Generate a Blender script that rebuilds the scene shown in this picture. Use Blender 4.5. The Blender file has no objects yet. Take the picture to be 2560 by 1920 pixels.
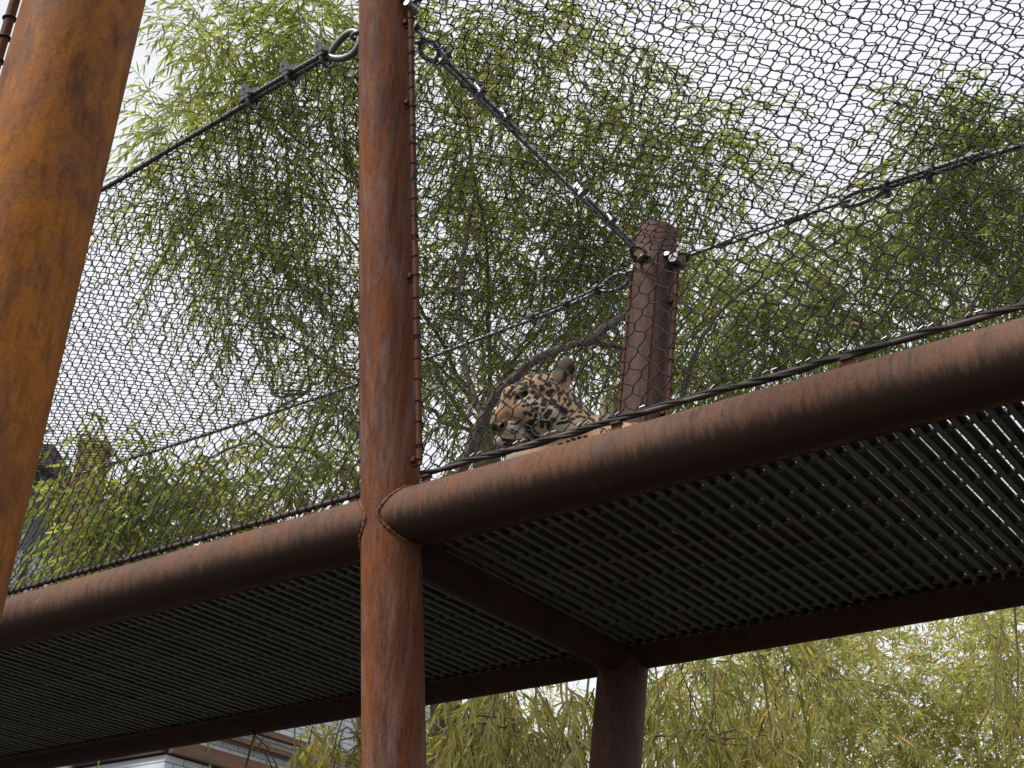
import bpy, math, random
import numpy as np
from mathutils import Vector, Matrix

random.seed(7)
rng = np.random.default_rng(11)
scene = bpy.context.scene
COL = scene.collection

# ------------------------------------------------------------------ camera, sky, sun, exposure
H = 3.1                                     # height of the walkway beams' axis above the ground
F_PX = 3452.57
RC = np.array([[0.81278529, 0.58159961, 0.03349563],
               [0.25291167, -0.40407153, 0.87906876],
               [0.52480068, -0.70602273, -0.47551673]])
CAM = np.array([2.42257944, -2.71203131, -1.50039898])
cam_data = bpy.data.cameras.new('camera')
cam = bpy.data.objects.new('camera', cam_data)
COL.objects.link(cam)
mw = Matrix([list(RC[:, 0]), list(RC[:, 1]), list(RC[:, 2])]).to_4x4()
mw.translation = Vector((CAM[0], CAM[1], CAM[2] + H))
cam.matrix_world = mw
cam_data.sensor_width = 36.0
cam_data.lens = 36.0 * F_PX / 2560.0
cam_data.clip_end = 3000.0
cam_data.clip_start = 0.05
scene.camera = cam

SUN_EL, SUN_AZ = math.radians(50), (-0.45, -0.85)
world = bpy.data.worlds.new('World')
scene.world = world
world.use_nodes = True
wn, wl = world.node_tree.nodes, world.node_tree.links
wn.clear()
w_out = wn.new('ShaderNodeOutputWorld')
w_bg = wn.new('ShaderNodeBackground')
w_sky = wn.new('ShaderNodeTexSky')
w_sky.sky_type = 'NISHITA'
w_sky.sun_disc = False
w_sky.sun_elevation = SUN_EL
w_sky.sun_rotation = math.atan2(SUN_AZ[0], SUN_AZ[1])
w_sky.air_density = 1.0
w_sky.dust_density = 2.0
w_tc = wn.new('ShaderNodeTexCoord')
w_map = wn.new('ShaderNodeMapping')
w_map.inputs['Scale'].default_value = (1.4, 1.4, 3.6)
w_no = wn.new('ShaderNodeTexNoise')
w_no.inputs['Scale'].default_value = 1.7
w_no.inputs['Detail'].default_value = 6
w_no.inputs['Roughness'].default_value = 0.55
w_rp = wn.new('ShaderNodeValToRGB')
w_rp.color_ramp.elements[0].position = 0.25
w_rp.color_ramp.elements[0].color = (6.3, 6.42, 6.7, 1)
w_rp.color_ramp.elements[1].position = 0.75
w_rp.color_ramp.elements[1].color = (7.4, 7.42, 7.6, 1)
w_mx = wn.new('ShaderNodeMixRGB')
w_mx.inputs['Fac'].default_value = 0.9
wl.new(w_tc.outputs['Generated'], w_map.inputs['Vector'])
wl.new(w_map.outputs['Vector'], w_no.inputs['Vector'])
wl.new(w_no.outputs['Fac'], w_rp.inputs['Fac'])
wl.new(w_sky.outputs['Color'], w_mx.inputs['Color1'])
wl.new(w_rp.outputs['Color'], w_mx.inputs['Color2'])
wl.new(w_mx.outputs['Color'], w_bg.inputs['Color'])
w_bg.inputs['Strength'].default_value = 0.1
wl.new(w_bg.outputs['Background'], w_out.inputs['Surface'])

sun_data = bpy.data.lights.new('sun', 'SUN')
sun_data.energy = 2.6
sun_data.angle = math.radians(12)
sun_data.color = (1.0, 0.95, 0.88)
sun = bpy.data.objects.new('sun', sun_data)
COL.objects.link(sun)
sv = Vector((SUN_AZ[0], SUN_AZ[1], 0)).normalized() * math.cos(SUN_EL) + Vector((0, 0, math.sin(SUN_EL)))
sun.rotation_euler = sv.to_track_quat('Z', 'Y').to_euler()
sun.location = (0, 0, 20)

scene.view_settings.view_transform = 'Standard'
scene.view_settings.look = 'None'
scene.view_settings.exposure = 0.55
scene.view_settings.gamma = 1.0
scene.render.engine = 'CYCLES'
scene.cycles.max_bounces = 10
scene.cycles.diffuse_bounces = 7
scene.cycles.transmission_bounces = 6

# ------------------------------------------------------------------ pixel helpers (2560 x 1920 photo pixels)
def ray(px, py):
    v = RC.T @ np.array([(px - 1280) / F_PX, -(py - 960) / F_PX, -1.0])
    return v / np.linalg.norm(v)

def at(px, py, dist):
    return CAM + ray(px, py) * dist

def on_plane(px, py, axis, value):
    v = ray(px, py)
    return CAM + v * ((value - CAM[axis]) / v[axis])

# ------------------------------------------------------------------ object helpers
def world_loc(o):
    p = np.zeros(3)
    while o is not None:
        p = p + np.array(o.location)
        o = o.parent
    return p

def link(o, parent, loc):
    """loc in bridge coordinates (z = 0 at the beam axis)"""
    COL.objects.link(o)
    w = np.array([loc[0], loc[1], loc[2] + H])
    if parent is not None:
        o.parent = parent
        w = w - world_loc(parent)
    o.location = w
    return o

def tag(o, label=None, cat=None, group=None, kind=None):
    if label: o['label'] = label
    if cat: o['category'] = cat
    if group: o['group'] = group
    if kind: o['kind'] = kind
    return o

def thing(name, label, cat, loc, group=None):
    o = bpy.data.objects.new(name, None)
    o.empty_display_size = 0.1
    link(o, None, loc)
    return tag(o, label, cat, group)

def mesh_arrays(name, V, faces_list, smooth=True):
    """faces_list: list of int arrays (n, k)"""
    me = bpy.data.meshes.new(name)
    V = np.asarray(V, dtype=np.float32)
    me.vertices.add(len(V))
    me.vertices.foreach_set('co', V.ravel())
    idx = np.concatenate([np.asarray(f, dtype=np.int32).ravel() for f in faces_list])
    tot = np.concatenate([np.full(len(f), np.asarray(f).shape[1], dtype=np.int32) for f in faces_list])
    st = np.concatenate([[0], np.cumsum(tot)[:-1]]).astype(np.int32)
    me.loops.add(len(idx))
    me.loops.foreach_set('vertex_index', idx)
    me.polygons.add(len(tot))
    me.polygons.foreach_set('loop_start', st)
    me.polygons.foreach_set('loop_total', tot)
    me.polygons.foreach_set('use_smooth', np.full(len(tot), bool(smooth)))
    me.update(calc_edges=True)
    me.validate()
    return me

class MB:
    """collects shapes into one mesh"""
    def __init__(self):
        self.V, self.F, self.n = [], {}, 0
    def add(self, V, F):
        V = np.asarray(V, float)
        for f in F:
            f = np.asarray(f)
            if f.size:
                self.F.setdefault(f.shape[1], []).append(f + self.n)
        self.V.append(V)
        self.n += len(V)
        return self
    def box(self, c, size, M=None):
        s = np.array(size) / 2.0
        V = np.array([[x, y, z] for x in (-1, 1) for y in (-1, 1) for z in (-1, 1)], float) * s
        if M is not None: V = V @ np.asarray(M).T
        F = np.array([[0, 1, 3, 2], [4, 6, 7, 5], [0, 4, 5, 1], [2, 3, 7, 6], [0, 2, 6, 4], [1, 5, 7, 3]])
        return self.add(V + np.array(c), [F])
    def tube(self, P, r, sides=12, cap=True, lobes=0, lobe_amp=0.0, pitch=1.0, closed=False, bump=None):
        P = np.asarray(P, float)
        n = len(P)
        r = np.broadcast_to(np.asarray(r, float), (n,))
        T = np.gradient(P, axis=0)
        if closed:
            T = np.roll(P, -1, 0) - np.roll(P, 1, 0)
        T /= np.linalg.norm(T, axis=1)[:, None] + 1e-12
        ref = np.array([0, 0, 1.0]) if abs(T[0][2]) < 0.9 else np.array([1.0, 0, 0])
        N = np.zeros_like(P)
        u = np.cross(ref, T[0]); u /= np.linalg.norm(u)
        for i in range(n):
            u = u - T[i] * (u @ T[i]); u /= np.linalg.norm(u) + 1e-12
            N[i] = u
        B = np.cross(T, N)
        th = np.linspace(0, 2 * np.pi, sides, endpoint=False)
        s = np.concatenate([[0], np.cumsum(np.linalg.norm(np.diff(P, axis=0), axis=1))])
        R = r[:, None] * np.ones(sides)[None]
        if lobes:
            R = R * (1 + lobe_amp * (np.abs(np.cos(lobes / 2.0 * (th[None] - 2 * np.pi * s[:, None] / pitch))) - 0.6))
        if bump is not None:
            R = R * (1 + bump * rng.normal(size=R.shape))
        V = P[:, None] + R[..., None] * (np.cos(th)[None, :, None] * N[:, None] + np.sin(th)[None, :, None] * B[:, None])
        V = V.reshape(-1, 3)
        m = n if closed else n - 1
        i = np.arange(m)[:, None]; j = np.arange(sides)[None]
        a = i * sides + j; b = i * sides + (j + 1) % sides
        c = ((i + 1) % n) * sides + (j + 1) % sides; d = ((i + 1) % n) * sides + j
        F = np.stack([a, b, c, d], -1).reshape(-1, 4)
        fl = [F]
        if cap and not closed:
            V = np.concatenate([V, P[:1], P[-1:]])
            k = np.arange(sides)
            c0, c1 = n * sides, n * sides + 1
            fl.append(np.concatenate([np.stack([np.full(sides, c0), (k + 1) % sides, k], -1),
                                      np.stack([np.full(sides, c1), (n - 1) * sides + k, (n - 1) * sides + (k + 1) % sides], -1)]))
        return self.add(V, fl)
    def mesh(self, name, origin=(0, 0, 0), smooth=True):
        V = np.concatenate(self.V) - np.array(origin)
        return mesh_arrays(name, V, [np.concatenate(v) for v in self.F.values()], smooth)

def autosmooth(me, angle=40):
    try:
        me.set_sharp_from_angle(angle=math.radians(angle))
    except Exception:
        pass

def part(name, mb, mat, parent, origin=None, smooth=True, sharp=40):
    V = np.concatenate(mb.V)
    if origin is None:
        origin = 0.5 * (V.min(0) + V.max(0))
    me = mb.mesh(name, origin, smooth)
    if smooth and sharp: autosmooth(me, sharp)
    me.materials.append(mat)
    o = bpy.data.objects.new(name, me)
    return link(o, parent, origin)

def inst(name, me, loc, parent, rot=None):
    o = bpy.data.objects.new(name, me)
    link(o, parent, loc)
    if rot is not None: o.rotation_euler = rot
    return o

def line(a, b, n):
    t = np.linspace(0, 1, n)[:, None]
    return np.array(a)[None] * (1 - t) + np.array(b)[None] * t

def catmull(P, n):
    P = np.asarray(P, float)
    Q = np.concatenate([[2 * P[0] - P[1]], P, [2 * P[-1] - P[-2]]])
    out = []
    for i in range(len(P) - 1):
        p0, p1, p2, p3 = Q[i:i + 4]
        t = np.linspace(0, 1, n, endpoint=False)[:, None]
        out.append(0.5 * ((2 * p1) + (-p0 + p2) * t + (2 * p0 - 5 * p1 + 4 * p2 - p3) * t ** 2 + (-p0 + 3 * p1 - 3 * p2 + p3) * t ** 3))
    out.append(P[-1:])
    return np.concatenate(out)

def resample(P, step):
    P = np.asarray(P, float)
    s = np.concatenate([[0], np.cumsum(np.linalg.norm(np.diff(P, axis=0), axis=1))])
    n = max(2, int(s[-1] / step) + 1)
    t = np.linspace(0, s[-1], n)
    return np.stack([np.interp(t, s, P[:, k]) for k in range(3)], -1)

# ------------------------------------------------------------------ materials
class NT:
    def __init__(self, name):
        self.m = bpy.data.materials.new(name)
        self.m.use_nodes = True
        self.n = self.m.node_tree.nodes; self.l = self.m.node_tree.links
        self.b = self.n['Principled BSDF']
    def new(self, t, **kw):
        x = self.n.new(t)
        for k, v in kw.items():
            if k in x.inputs: x.inputs[k].default_value = v
            else: setattr(x, k, v)
        return x
    def link(self, a, b): self.l.new(a, b)
    def coords(self, scale=(1, 1, 1), kind='Object', rot=(0, 0, 0)):
        tc = self.new('ShaderNodeTexCoord')
        mp = self.new('ShaderNodeMapping')
        mp.inputs['Scale'].default_value = scale
        mp.inputs['Rotation'].default_value = rot
        self.link(tc.outputs[kind], mp.inputs['Vector'])
        return mp.outputs['Vector']
    def noise(self, vec, scale, detail=4, rough=0.55, dist=0.0):
        x = self.new('ShaderNodeTexNoise')
        x.inputs['Scale'].default_value = scale; x.inputs['Detail'].default_value = detail
        x.inputs['Roughness'].default_value = rough; x.inputs['Distortion'].default_value = dist
        self.link(vec, x.inputs['Vector'])
        return x.outputs['Fac']
    def ramp(self, fac, stops):
        x = self.new('ShaderNodeValToRGB')
        e = x.color_ramp.elements
        while len(e) < len(stops): e.new(0.5)
        for k, (p, c) in enumerate(stops):
            e[k].position = p
            e[k].color = (*c, 1) if len(c) == 3 else c
        self.link(fac, x.inputs['Fac'])
        return x.outputs['Color']
    def mix(self, fac, a, b, mode='MIX'):
        x = self.new('ShaderNodeMixRGB', blend_type=mode)
        for s, v in (('Fac', fac), ('Color1', a), ('Color2', b)):
            if hasattr(v, 'is_linked') or hasattr(v, 'links'): self.link(v, x.inputs[s])
            elif isinstance(v, (int, float)): x.inputs[s].default_value = v
            else: x.inputs[s].default_value = (*v, 1)
        return x.outputs['Color']
    def math(self, op, a, b=0.0):
        x = self.new('ShaderNodeMath', operation=op)
        for k, v in enumerate((a, b)):
            if isinstance(v, (int, float)): x.inputs[k].default_value = v
            else: self.link(v, x.inputs[k])
        return x.outputs['Value']
    def bump(self, height, strength=0.3, dist=0.005):
        x = self.new('ShaderNodeBump')
        x.inputs['Strength'].default_value = strength; x.inputs['Distance'].default_value = dist
        self.link(height, x.inputs['Height'])
        self.link(x.outputs['Normal'], self.b.inputs['Normal'])
    def base(self, v, rough=0.6, metal=0.0, spec=0.5):
        if isinstance(v, tuple): self.b.inputs['Base Color'].default_value = (*v, 1)
        else: self.link(v, self.b.inputs['Base Color'])
        if isinstance(rough, (int, float)): self.b.inputs['Roughness'].default_value = rough
        else: self.link(rough, self.b.inputs['Roughness'])
        self.b.inputs['Metallic'].default_value = metal
        self.b.inputs['Specular IOR Level'].default_value = spec
        return self.m

def rust(name, along, dark, mid, orange, pale, pale_amt=0.6, dark_under=False, spec=0.10):
    """along: axis of the pipe; streaks run down z"""
    t = NT(name)
    big = t.noise(t.coords((1.0, 1.0, 0.35)), 5.0, 5, 0.6, 0.6)
    sc = (9, 9, 0.55) if along == 'z' else (9, 2.0, 2.0)
    streak = t.noise(t.coords(sc), 4.0, 7, 0.65, 0.4)
    fine = t.noise(t.coords((1, 1, 1)), 120.0, 5, 0.7)
    c = t.ramp(big, [(0.36, dark), (0.5, mid), (0.63, orange)])
    c = t.mix(t.ramp(streak, [(0.44, (0, 0, 0)), (0.60, (0.75, 0.75, 0.75))]), c, orange)
    s2 = t.noise(t.coords((sc[0] * 0.5 + 3, sc[1] * 0.5 + 3, sc[2] * 1.3), rot=(0, 0, 0.7)), 3.2, 8, 0.75, 0.3)
    c = t.mix(t.math('MULTIPLY', t.ramp(s2, [(0.48, (0, 0, 0)), (0.64, (1, 1, 1))]), pale_amt), c, pale)
    mid_f = t.noise(t.coords((1.5, 1.5, 0.4) if along == 'c' else ((2.6, 2.6, 0.35) if along == 'z' else (3.0, 0.5, 0.5))), 34.0, 6, 0.75)
    c = t.mix(t.ramp(mid_f, [(0.36, (0.62, 0.62, 0.62)), (0.5, (0, 0, 0))]), c, t.mix(1.0, c, (0.42, 0.40, 0.42), 'MULTIPLY'))
    c = t.mix(t.ramp(mid_f, [(0.60, (0, 0, 0)), (0.74, (0.5, 0.5, 0.5))]), c, t.mix(1.0, c, (1.65, 1.6, 1.5), 'MULTIPLY'))
    pit = t.noise(t.coords((1, 1, 1)), 310.0, 3, 0.6)
    c = t.mix(t.ramp(pit, [(0.66, (0, 0, 0)), (0.72, (0.8, 0.8, 0.8))]), c, t.mix(1.0, c, (0.35, 0.32, 0.32), 'MULTIPLY'))
    c = t.mix(t.ramp(fine, [(0.33, (0.72, 0.72, 0.72)), (0.55, (1, 1, 1))]), (0.02, 0.012, 0.008), c)
    if dark_under:
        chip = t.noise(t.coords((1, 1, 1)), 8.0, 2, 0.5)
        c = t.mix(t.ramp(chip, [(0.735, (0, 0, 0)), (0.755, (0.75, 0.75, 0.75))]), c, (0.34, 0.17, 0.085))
        # colour turns darker towards the underside, with a ragged streaked fringe
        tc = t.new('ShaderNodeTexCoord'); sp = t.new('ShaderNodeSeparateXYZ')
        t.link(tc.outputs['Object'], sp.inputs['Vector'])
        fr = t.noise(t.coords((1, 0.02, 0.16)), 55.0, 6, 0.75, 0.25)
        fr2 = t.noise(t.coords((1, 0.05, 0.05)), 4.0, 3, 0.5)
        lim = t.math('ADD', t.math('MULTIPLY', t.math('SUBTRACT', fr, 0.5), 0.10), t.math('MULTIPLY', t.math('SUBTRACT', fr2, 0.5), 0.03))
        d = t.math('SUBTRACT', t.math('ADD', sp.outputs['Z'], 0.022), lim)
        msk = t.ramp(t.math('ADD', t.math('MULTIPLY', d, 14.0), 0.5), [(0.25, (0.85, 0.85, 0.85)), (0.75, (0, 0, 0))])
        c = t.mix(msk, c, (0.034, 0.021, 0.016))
    t.base(c, t.ramp(big, [(0.3, (0.55, 0.55, 0.55)), (0.7, (0.8, 0.8, 0.8))]), 0.0, spec)
    t.bump(t.math('ADD', fine, t.math('MULTIPLY', streak, 0.6)), 0.35, 0.002)
    return t.m

M = {}
M['rust_post'] = rust('rust_post', 'z', (0.080, 0.036, 0.026), (0.135, 0.054, 0.031), (0.205, 0.073, 0.026), (0.215, 0.140, 0.125), 0.7)
M['rust_beam'] = rust('rust_beam', 'x', (0.092, 0.056, 0.042), (0.135, 0.080, 0.058), (0.165, 0.082, 0.050), (0.16, 0.10, 0.07), 0.2, dark_under=True)
M['rust_far'] = rust('rust_far', 'z', (0.078, 0.046, 0.040), (0.103, 0.058, 0.048), (0.120, 0.062, 0.046), (0.14, 0.09, 0.075), 0.15)
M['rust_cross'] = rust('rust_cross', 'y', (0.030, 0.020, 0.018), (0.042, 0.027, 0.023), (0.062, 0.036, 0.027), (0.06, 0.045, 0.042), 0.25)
M['rust_column'] = rust('rust_column', 'c', (0.135, 0.052, 0.022), (0.245, 0.090, 0.022), (0.35, 0.130, 0.020), (0.145, 0.066, 0.042), 0.6)
M['rust_small'] = rust('rust_small', 'c', (0.07, 0.034, 0.026), (0.11, 0.05, 0.036), (0.15, 0.06, 0.035), (0.12, 0.08, 0.07), 0.3)
M['weld'] = rust('weld', 'c', (0.075, 0.038, 0.024), (0.14, 0.066, 0.036), (0.20, 0.085, 0.034), (0.22, 0.13, 0.085), 0.5)

def metal(name, col, rough, met, var=0.3):
    t = NT(name)
    n = t.noise(t.coords((1, 1, 1)), 60.0, 5, 0.6)
    c = t.ramp(n, [(0.3, tuple(x * (1 - var) for x in col)), (0.7, col)])
    t.base(c, rough, met)
    return t.m
M['steel'] = metal('weathered_galvanised_steel', (0.19, 0.19, 0.19), 0.42, 0.75)
M['bright_steel'] = metal('bright_galvanised_steel', (0.45, 0.46, 0.48), 0.35, 0.85)
M['rope'] = metal('dark_wire_rope', (0.13, 0.128, 0.125), 0.5, 0.5)
M['rope_pale'] = metal('pale_wire_rope', (0.36, 0.37, 0.385), 0.45, 0.6)
M['black_rope'] = metal('black_coated_rope', (0.014, 0.0135, 0.0135), 0.7, 0.0)
M['net'] = metal('black_oxide_mesh', (0.009, 0.008, 0.008), 0.7, 0.0)
M['rod'] = metal('dark_lacing_rod', (0.06, 0.045, 0.04), 0.55, 0.2)

def slat_mat():
    t = NT('dark_olive_grating')
    oi = t.new('ShaderNodeObjectInfo')
    n = t.noise(t.coords((30, 1.5, 30)), 3.0, 5, 0.6)
    c = t.ramp(n, [(0.3, (0.046, 0.048, 0.038)), (0.55, (0.088, 0.089, 0.066)), (0.75, (0.15, 0.140, 0.098))])
    c = t.mix(t.math('MULTIPLY', oi.outputs['Random'], 0.5), c, (0.065, 0.065, 0.063))
    t.base(c, 0.5, 0.0, 0.5)
    t.bump(n, 0.2, 0.002)
    return t.m
M['slat'] = slat_mat()
M['spacer'] = metal('dark_spacer_rod', (0.075, 0.076, 0.078), 0.5, 0.0)

def leaf_mat(name, stops, trans=0.58, dry=None):
    t = NT(name)
    a = t.new('ShaderNodeAttribute', attribute_name='tint')
    c = t.ramp(a.outputs['Fac'], stops)
    n = t.noise(t.coords((1, 1, 1)), 1.3, 3, 0.5)
    c = t.mix(t.ramp(n, [(0.35, (0.0, 0.0, 0.0)), (0.7, (0.45, 0.45, 0.45))]), c, stops[-2][1])
    t.base(c, 0.5, 0.0, 0.35)
    tr = t.new('ShaderNodeBsdfTranslucent')
    t.link(t.mix(1.0, c, (1.6, 1.6, 1.0), 'MULTIPLY'), tr.inputs['Color'])
    mx = t.new('ShaderNodeMixShader'); mx.inputs['Fac'].default_value = trans
    t.link(t.b.outputs['BSDF'], mx.inputs[1]); t.link(tr.outputs['BSDF'], mx.inputs[2])
    t.link(mx.outputs['Shader'], t.n['Material Output'].inputs['Surface'])
    return t.m
M['leaf_willow'] = leaf_mat('willow_leaf', [(0.0, (0.088, 0.132, 0.032)), (0.45, (0.168, 0.220, 0.052)), (0.8, (0.299, 0.335, 0.083)), (0.96, (0.425, 0.434, 0.119)), (1.0, (0.425, 0.352, 0.119))])
M['leaf_dark'] = leaf_mat('dusky_leaf', [(0.0, (0.082, 0.125, 0.038)), (0.5, (0.153, 0.202, 0.060)), (0.8, (0.251, 0.303, 0.093)), (0.97, (0.395, 0.401, 0.140)), (1.0, (0.432, 0.310, 0.124))])
M['leaf_droop'] = leaf_mat('drooping_leaf', [(0.0, (0.103, 0.139, 0.034)), (0.4, (0.187, 0.216, 0.055)), (0.75, (0.375, 0.346, 0.090)), (0.90, (0.452, 0.379, 0.124)), (1.0, (0.452, 0.293, 0.110))])
M['leaf_pale'] = leaf_mat('pale_mesquite_leaf', [(0.0, (0.249, 0.268, 0.083)), (0.5, (0.369, 0.384, 0.127)), (0.8, (0.469, 0.462, 0.165)), (0.95, (0.499, 0.462, 0.209)), (1.0, (0.499, 0.252, 0.132))], 0.5)

def bark(name, c0, c1):
    t = NT(name)
    n = t.noise(t.coords((6, 6, 1.2)), 5.0, 6, 0.65, 0.4)
    t.base(t.ramp(n, [(0.3, c0), (0.7, c1)]), 0.85, 0.0, 0.2)
    t.bump(n, 0.6, 0.02)
    return t.m
M['bark'] = bark('grey_brown_bark', (0.13, 0.10, 0.07), (0.30, 0.255, 0.19))
M['bark_dark'] = bark('dark_bark', (0.055, 0.042, 0.032), (0.19, 0.155, 0.12))
M['twig'] = bark('brown_twig', (0.14, 0.12, 0.06), (0.24, 0.20, 0.11))

def simple(name, c0, c1, scale, rough=0.8, sc=(1, 1, 1), bump=0.0):
    t = NT(name)
    n = t.noise(t.coords(sc), scale, 6, 0.6)
    t.base(t.ramp(n, [(0.3, c0), (0.7, c1)]), rough, 0.0, 0.3)
    if bump: t.bump(n, bump, 0.01)
    return t.m
M['ground'] = simple('dusty_dark_ground', (0.035, 0.030, 0.025), (0.075, 0.063, 0.05), 1.5, 0.95, bump=0.4)
M['wood'] = simple('brown_timber', (0.14, 0.075, 0.048), (0.24, 0.135, 0.09), 4.0, 0.7, (8, 0.6, 8))
M['dark_wall'] = simple('dark_grey_wall', (0.045, 0.05, 0.062), (0.06, 0.066, 0.08), 3.0, 0.7)
M['dark_trim'] = simple('dark_brown_trim', (0.05, 0.035, 0.03), (0.08, 0.055, 0.05), 3.0, 0.7)
M['brick_brown'] = simple('brown_chimney_brick', (0.16, 0.085, 0.05), (0.24, 0.13, 0.075), 14.0, 0.85)

def white_shingle():
    t = NT('white_painted_brick')
    br = t.new('ShaderNodeTexBrick')
    br.inputs['Color1'].default_value = (0.70, 0.74, 0.80, 1)
    br.inputs['Color2'].default_value = (0.58, 0.62, 0.69, 1)
    br.inputs['Mortar'].default_value = (0.24, 0.26, 0.30, 1)
    br.inputs['Scale'].default_value = 1.0
    br.inputs['Mortar Size'].default_value = 0.006
    br.inputs['Brick Width'].default_value = 0.22
    br.inputs['Row Height'].default_value = 0.062
    t.link(t.coords((1, 1, 1), rot=(math.pi / 2, 0, math.pi / 2)), br.inputs['Vector'])
    tc = t.new('ShaderNodeTexCoord'); sp = t.new('ShaderNodeSeparateXYZ'); cb = t.new('ShaderNodeCombineXYZ')
    t.link(tc.outputs['Object'], sp.inputs['Vector'])
    t.link(sp.outputs['Y'], cb.inputs['X']); t.link(sp.outputs['Z'], cb.inputs['Y'])
    t.link(cb.outputs['Vector'], br.inputs['Vector'])
    t.base(br.outputs['Color'], 0.75, 0.0, 0.3)
    t.bump(br.outputs['Fac'], 0.3, 0.004)
    return t.m
M['white_brick'] = white_shingle()

# ------------------------------------------------------------------ ground
mb = MB(); mb.add([[-1500, -1500, -H], [1500, -1500, -H], [1500, 1500, -H], [-1500, 1500, -H]], [np.array([[0, 1, 2, 3]])])
g = part('ground', mb, M['ground'], None, (0, 0, -H), smooth=False)
tag(g, kind='structure')

# ------------------------------------------------------------------ walkway frame
WD, SN, SF = 1.289, 0.1347, 0.1503            # deck width, outward lean of near and far posts
RB, RP, RX, RF = 0.0825, 0.0858, 0.061, 0.087   # radii: beams, near post, cross beam, far post
HC, HD = -0.052, -0.037                       # cross beam height, deck underside
frame = thing('steel_walkway', 'rusty steel pipe frame of the raised animal walkway, carrying deck and mesh', 'walkway', (0, 0, -H))

def near_axis(z): return np.array([0, -SN * z, z])
def far_axis(z): return np.array([-0.018, WD + SF * z, z])

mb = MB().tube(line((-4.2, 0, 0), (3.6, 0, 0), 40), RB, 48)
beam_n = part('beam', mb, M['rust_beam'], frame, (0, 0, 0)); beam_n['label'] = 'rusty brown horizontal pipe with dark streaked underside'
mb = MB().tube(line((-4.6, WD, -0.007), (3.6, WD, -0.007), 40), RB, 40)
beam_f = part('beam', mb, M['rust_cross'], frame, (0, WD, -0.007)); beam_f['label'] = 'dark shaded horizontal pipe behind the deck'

def post_path(ax, z0, z1, r, capped):
    zs = list(np.linspace(z0, z1 - (r * 0.5 if capped else 0), 30))
    rr = [r] * len(zs)
    if capped:
        for a in np.linspace(0.15, 1.0, 8):
            zs.append(z1 - r * 0.5 + r * 0.5 * math.sin(a * math.pi / 2)); rr.append(r * max(0.03, 1 - (1 - math.cos(a * math.pi / 2)) ** 1.6 * 0.9))
    return np.array([ax(z) for z in zs]), np.array(rr)
P, rr = post_path(near_axis, -H, 1.95, RP, True)
post_n = part('post', MB().tube(P, rr, 48), M['rust_post'], frame, (0, 0, 0)); post_n['label'] = 'reddish rust-streaked post with a pale scuffed band'
P, rr = post_path(far_axis, -H, 1.93, RF, True)
post_f = part('post', MB().tube(P, rr, 40), M['rust_far'], frame, (0, WD, 0)); post_f['label'] = 'plum-brown post with a rounded cap seen through the mesh'
# raised seam on the far post
P = np.array([far_axis(z) + np.array([0.052, -0.072, 0]) for z in np.linspace(0.08, 1.78, 20)])
part('seam', MB().tube(P, 0.0045, 8), M['rust_small'], post_f)
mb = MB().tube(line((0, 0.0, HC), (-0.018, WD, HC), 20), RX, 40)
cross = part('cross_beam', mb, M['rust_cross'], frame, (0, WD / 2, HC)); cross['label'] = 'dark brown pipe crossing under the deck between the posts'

def saddle(sign, n=90):
    th = np.linspace(0, 2 * np.pi, n, endpoint=False)
    y, z = RB * np.cos(th), RB * np.sin(th)
    dd = np.abs(y + z * SN) / math.sqrt(1 + SN * SN)
    x = np.sqrt(np.maximum(RP ** 2 - dd ** 2, 0.0)) * sign
    return np.stack([x, y, z], -1)
for s in (-1, 1):
    P = saddle(s)
    P = resample(np.concatenate([P, P[:1]]), 0.0035)[:-1]
    mb = MB().tube(P, 0.0056 * (1 + 0.12 * np.sin(np.arange(len(P)) * 1.3)), 8, closed=True, bump=0.20)
    part('weld_bead', mb, M['weld'], frame, sharp=0)
# scaly weld line under the near beam where the deck ledge is fixed
a = math.radians(-62)
for x0, x1 in ((-3.4, -0.1), (0.1, 3.3)):
    P = line((x0, 0.052, -0.064), (x1, 0.052, -0.064), int((x1 - x0) / 0.006))
    P[:, 2] += 0.0012 * rng.normal(size=len(P)); P[:, 1] += 0.0015 * rng.normal(size=len(P))
    rr = 0.0065 + 0.0025 * np.interp(np.arange(len(P)), np.arange(0, len(P) + 9, 9), rng.normal(size=len(np.arange(0, len(P) + 9, 9))))
    part('weld_line', MB().tube(P, np.clip(rr, 0.0022, 0.012), 7, bump=0.15), M['weld'], beam_n, sharp=0)
# dark ledge the slats sit on (both beams)
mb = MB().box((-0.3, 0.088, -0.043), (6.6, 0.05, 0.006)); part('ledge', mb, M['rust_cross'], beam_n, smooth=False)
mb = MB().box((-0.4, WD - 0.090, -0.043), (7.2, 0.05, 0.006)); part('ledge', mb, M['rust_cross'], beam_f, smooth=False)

# lacing rods on posts with their tabs
def post_rod(axis_fn, dx, z0, z1, parent, tabs, r=0.0095, dy=0.0):
    P = np.array([axis_fn(z) + np.array([dx, dy, 0]) for z in np.linspace(z0, z1, 24)])
    rod = part('lacing_rod', MB().tube(P, r, 10), M['rust_small'], parent)
    for z in tabs:
        c = axis_fn(z) + np.array([dx * 0.86, dy * 0.86, 0])
        m = MB().box(c, (abs(dx) * 0.36 + 0.006, 0.008, 0.036))
        m.tube([c + np.array([0, -0.016, 0]), c + np.array([0, 0.010, 0])], 0.009, 6)
        part('rod_tab', m, M['rust_small'], parent, smooth=False)
post_rod(near_axis, 0.108, 0.16, 1.72, post_n, (0.16, 0.735, 1.341, 1.643))
post_rod(near_axis, -0.106, 0.16, 1.72, post_n, (0.2, 0.75, 1.35))
post_rod(far_axis, 0.112, 0.1, 1.75, post_f, (0.3, 0.95, 1.5))
post_rod(far_axis, -0.112, 0.1, 1.75, post_f, (0.3, 0.95, 1.5))

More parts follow.
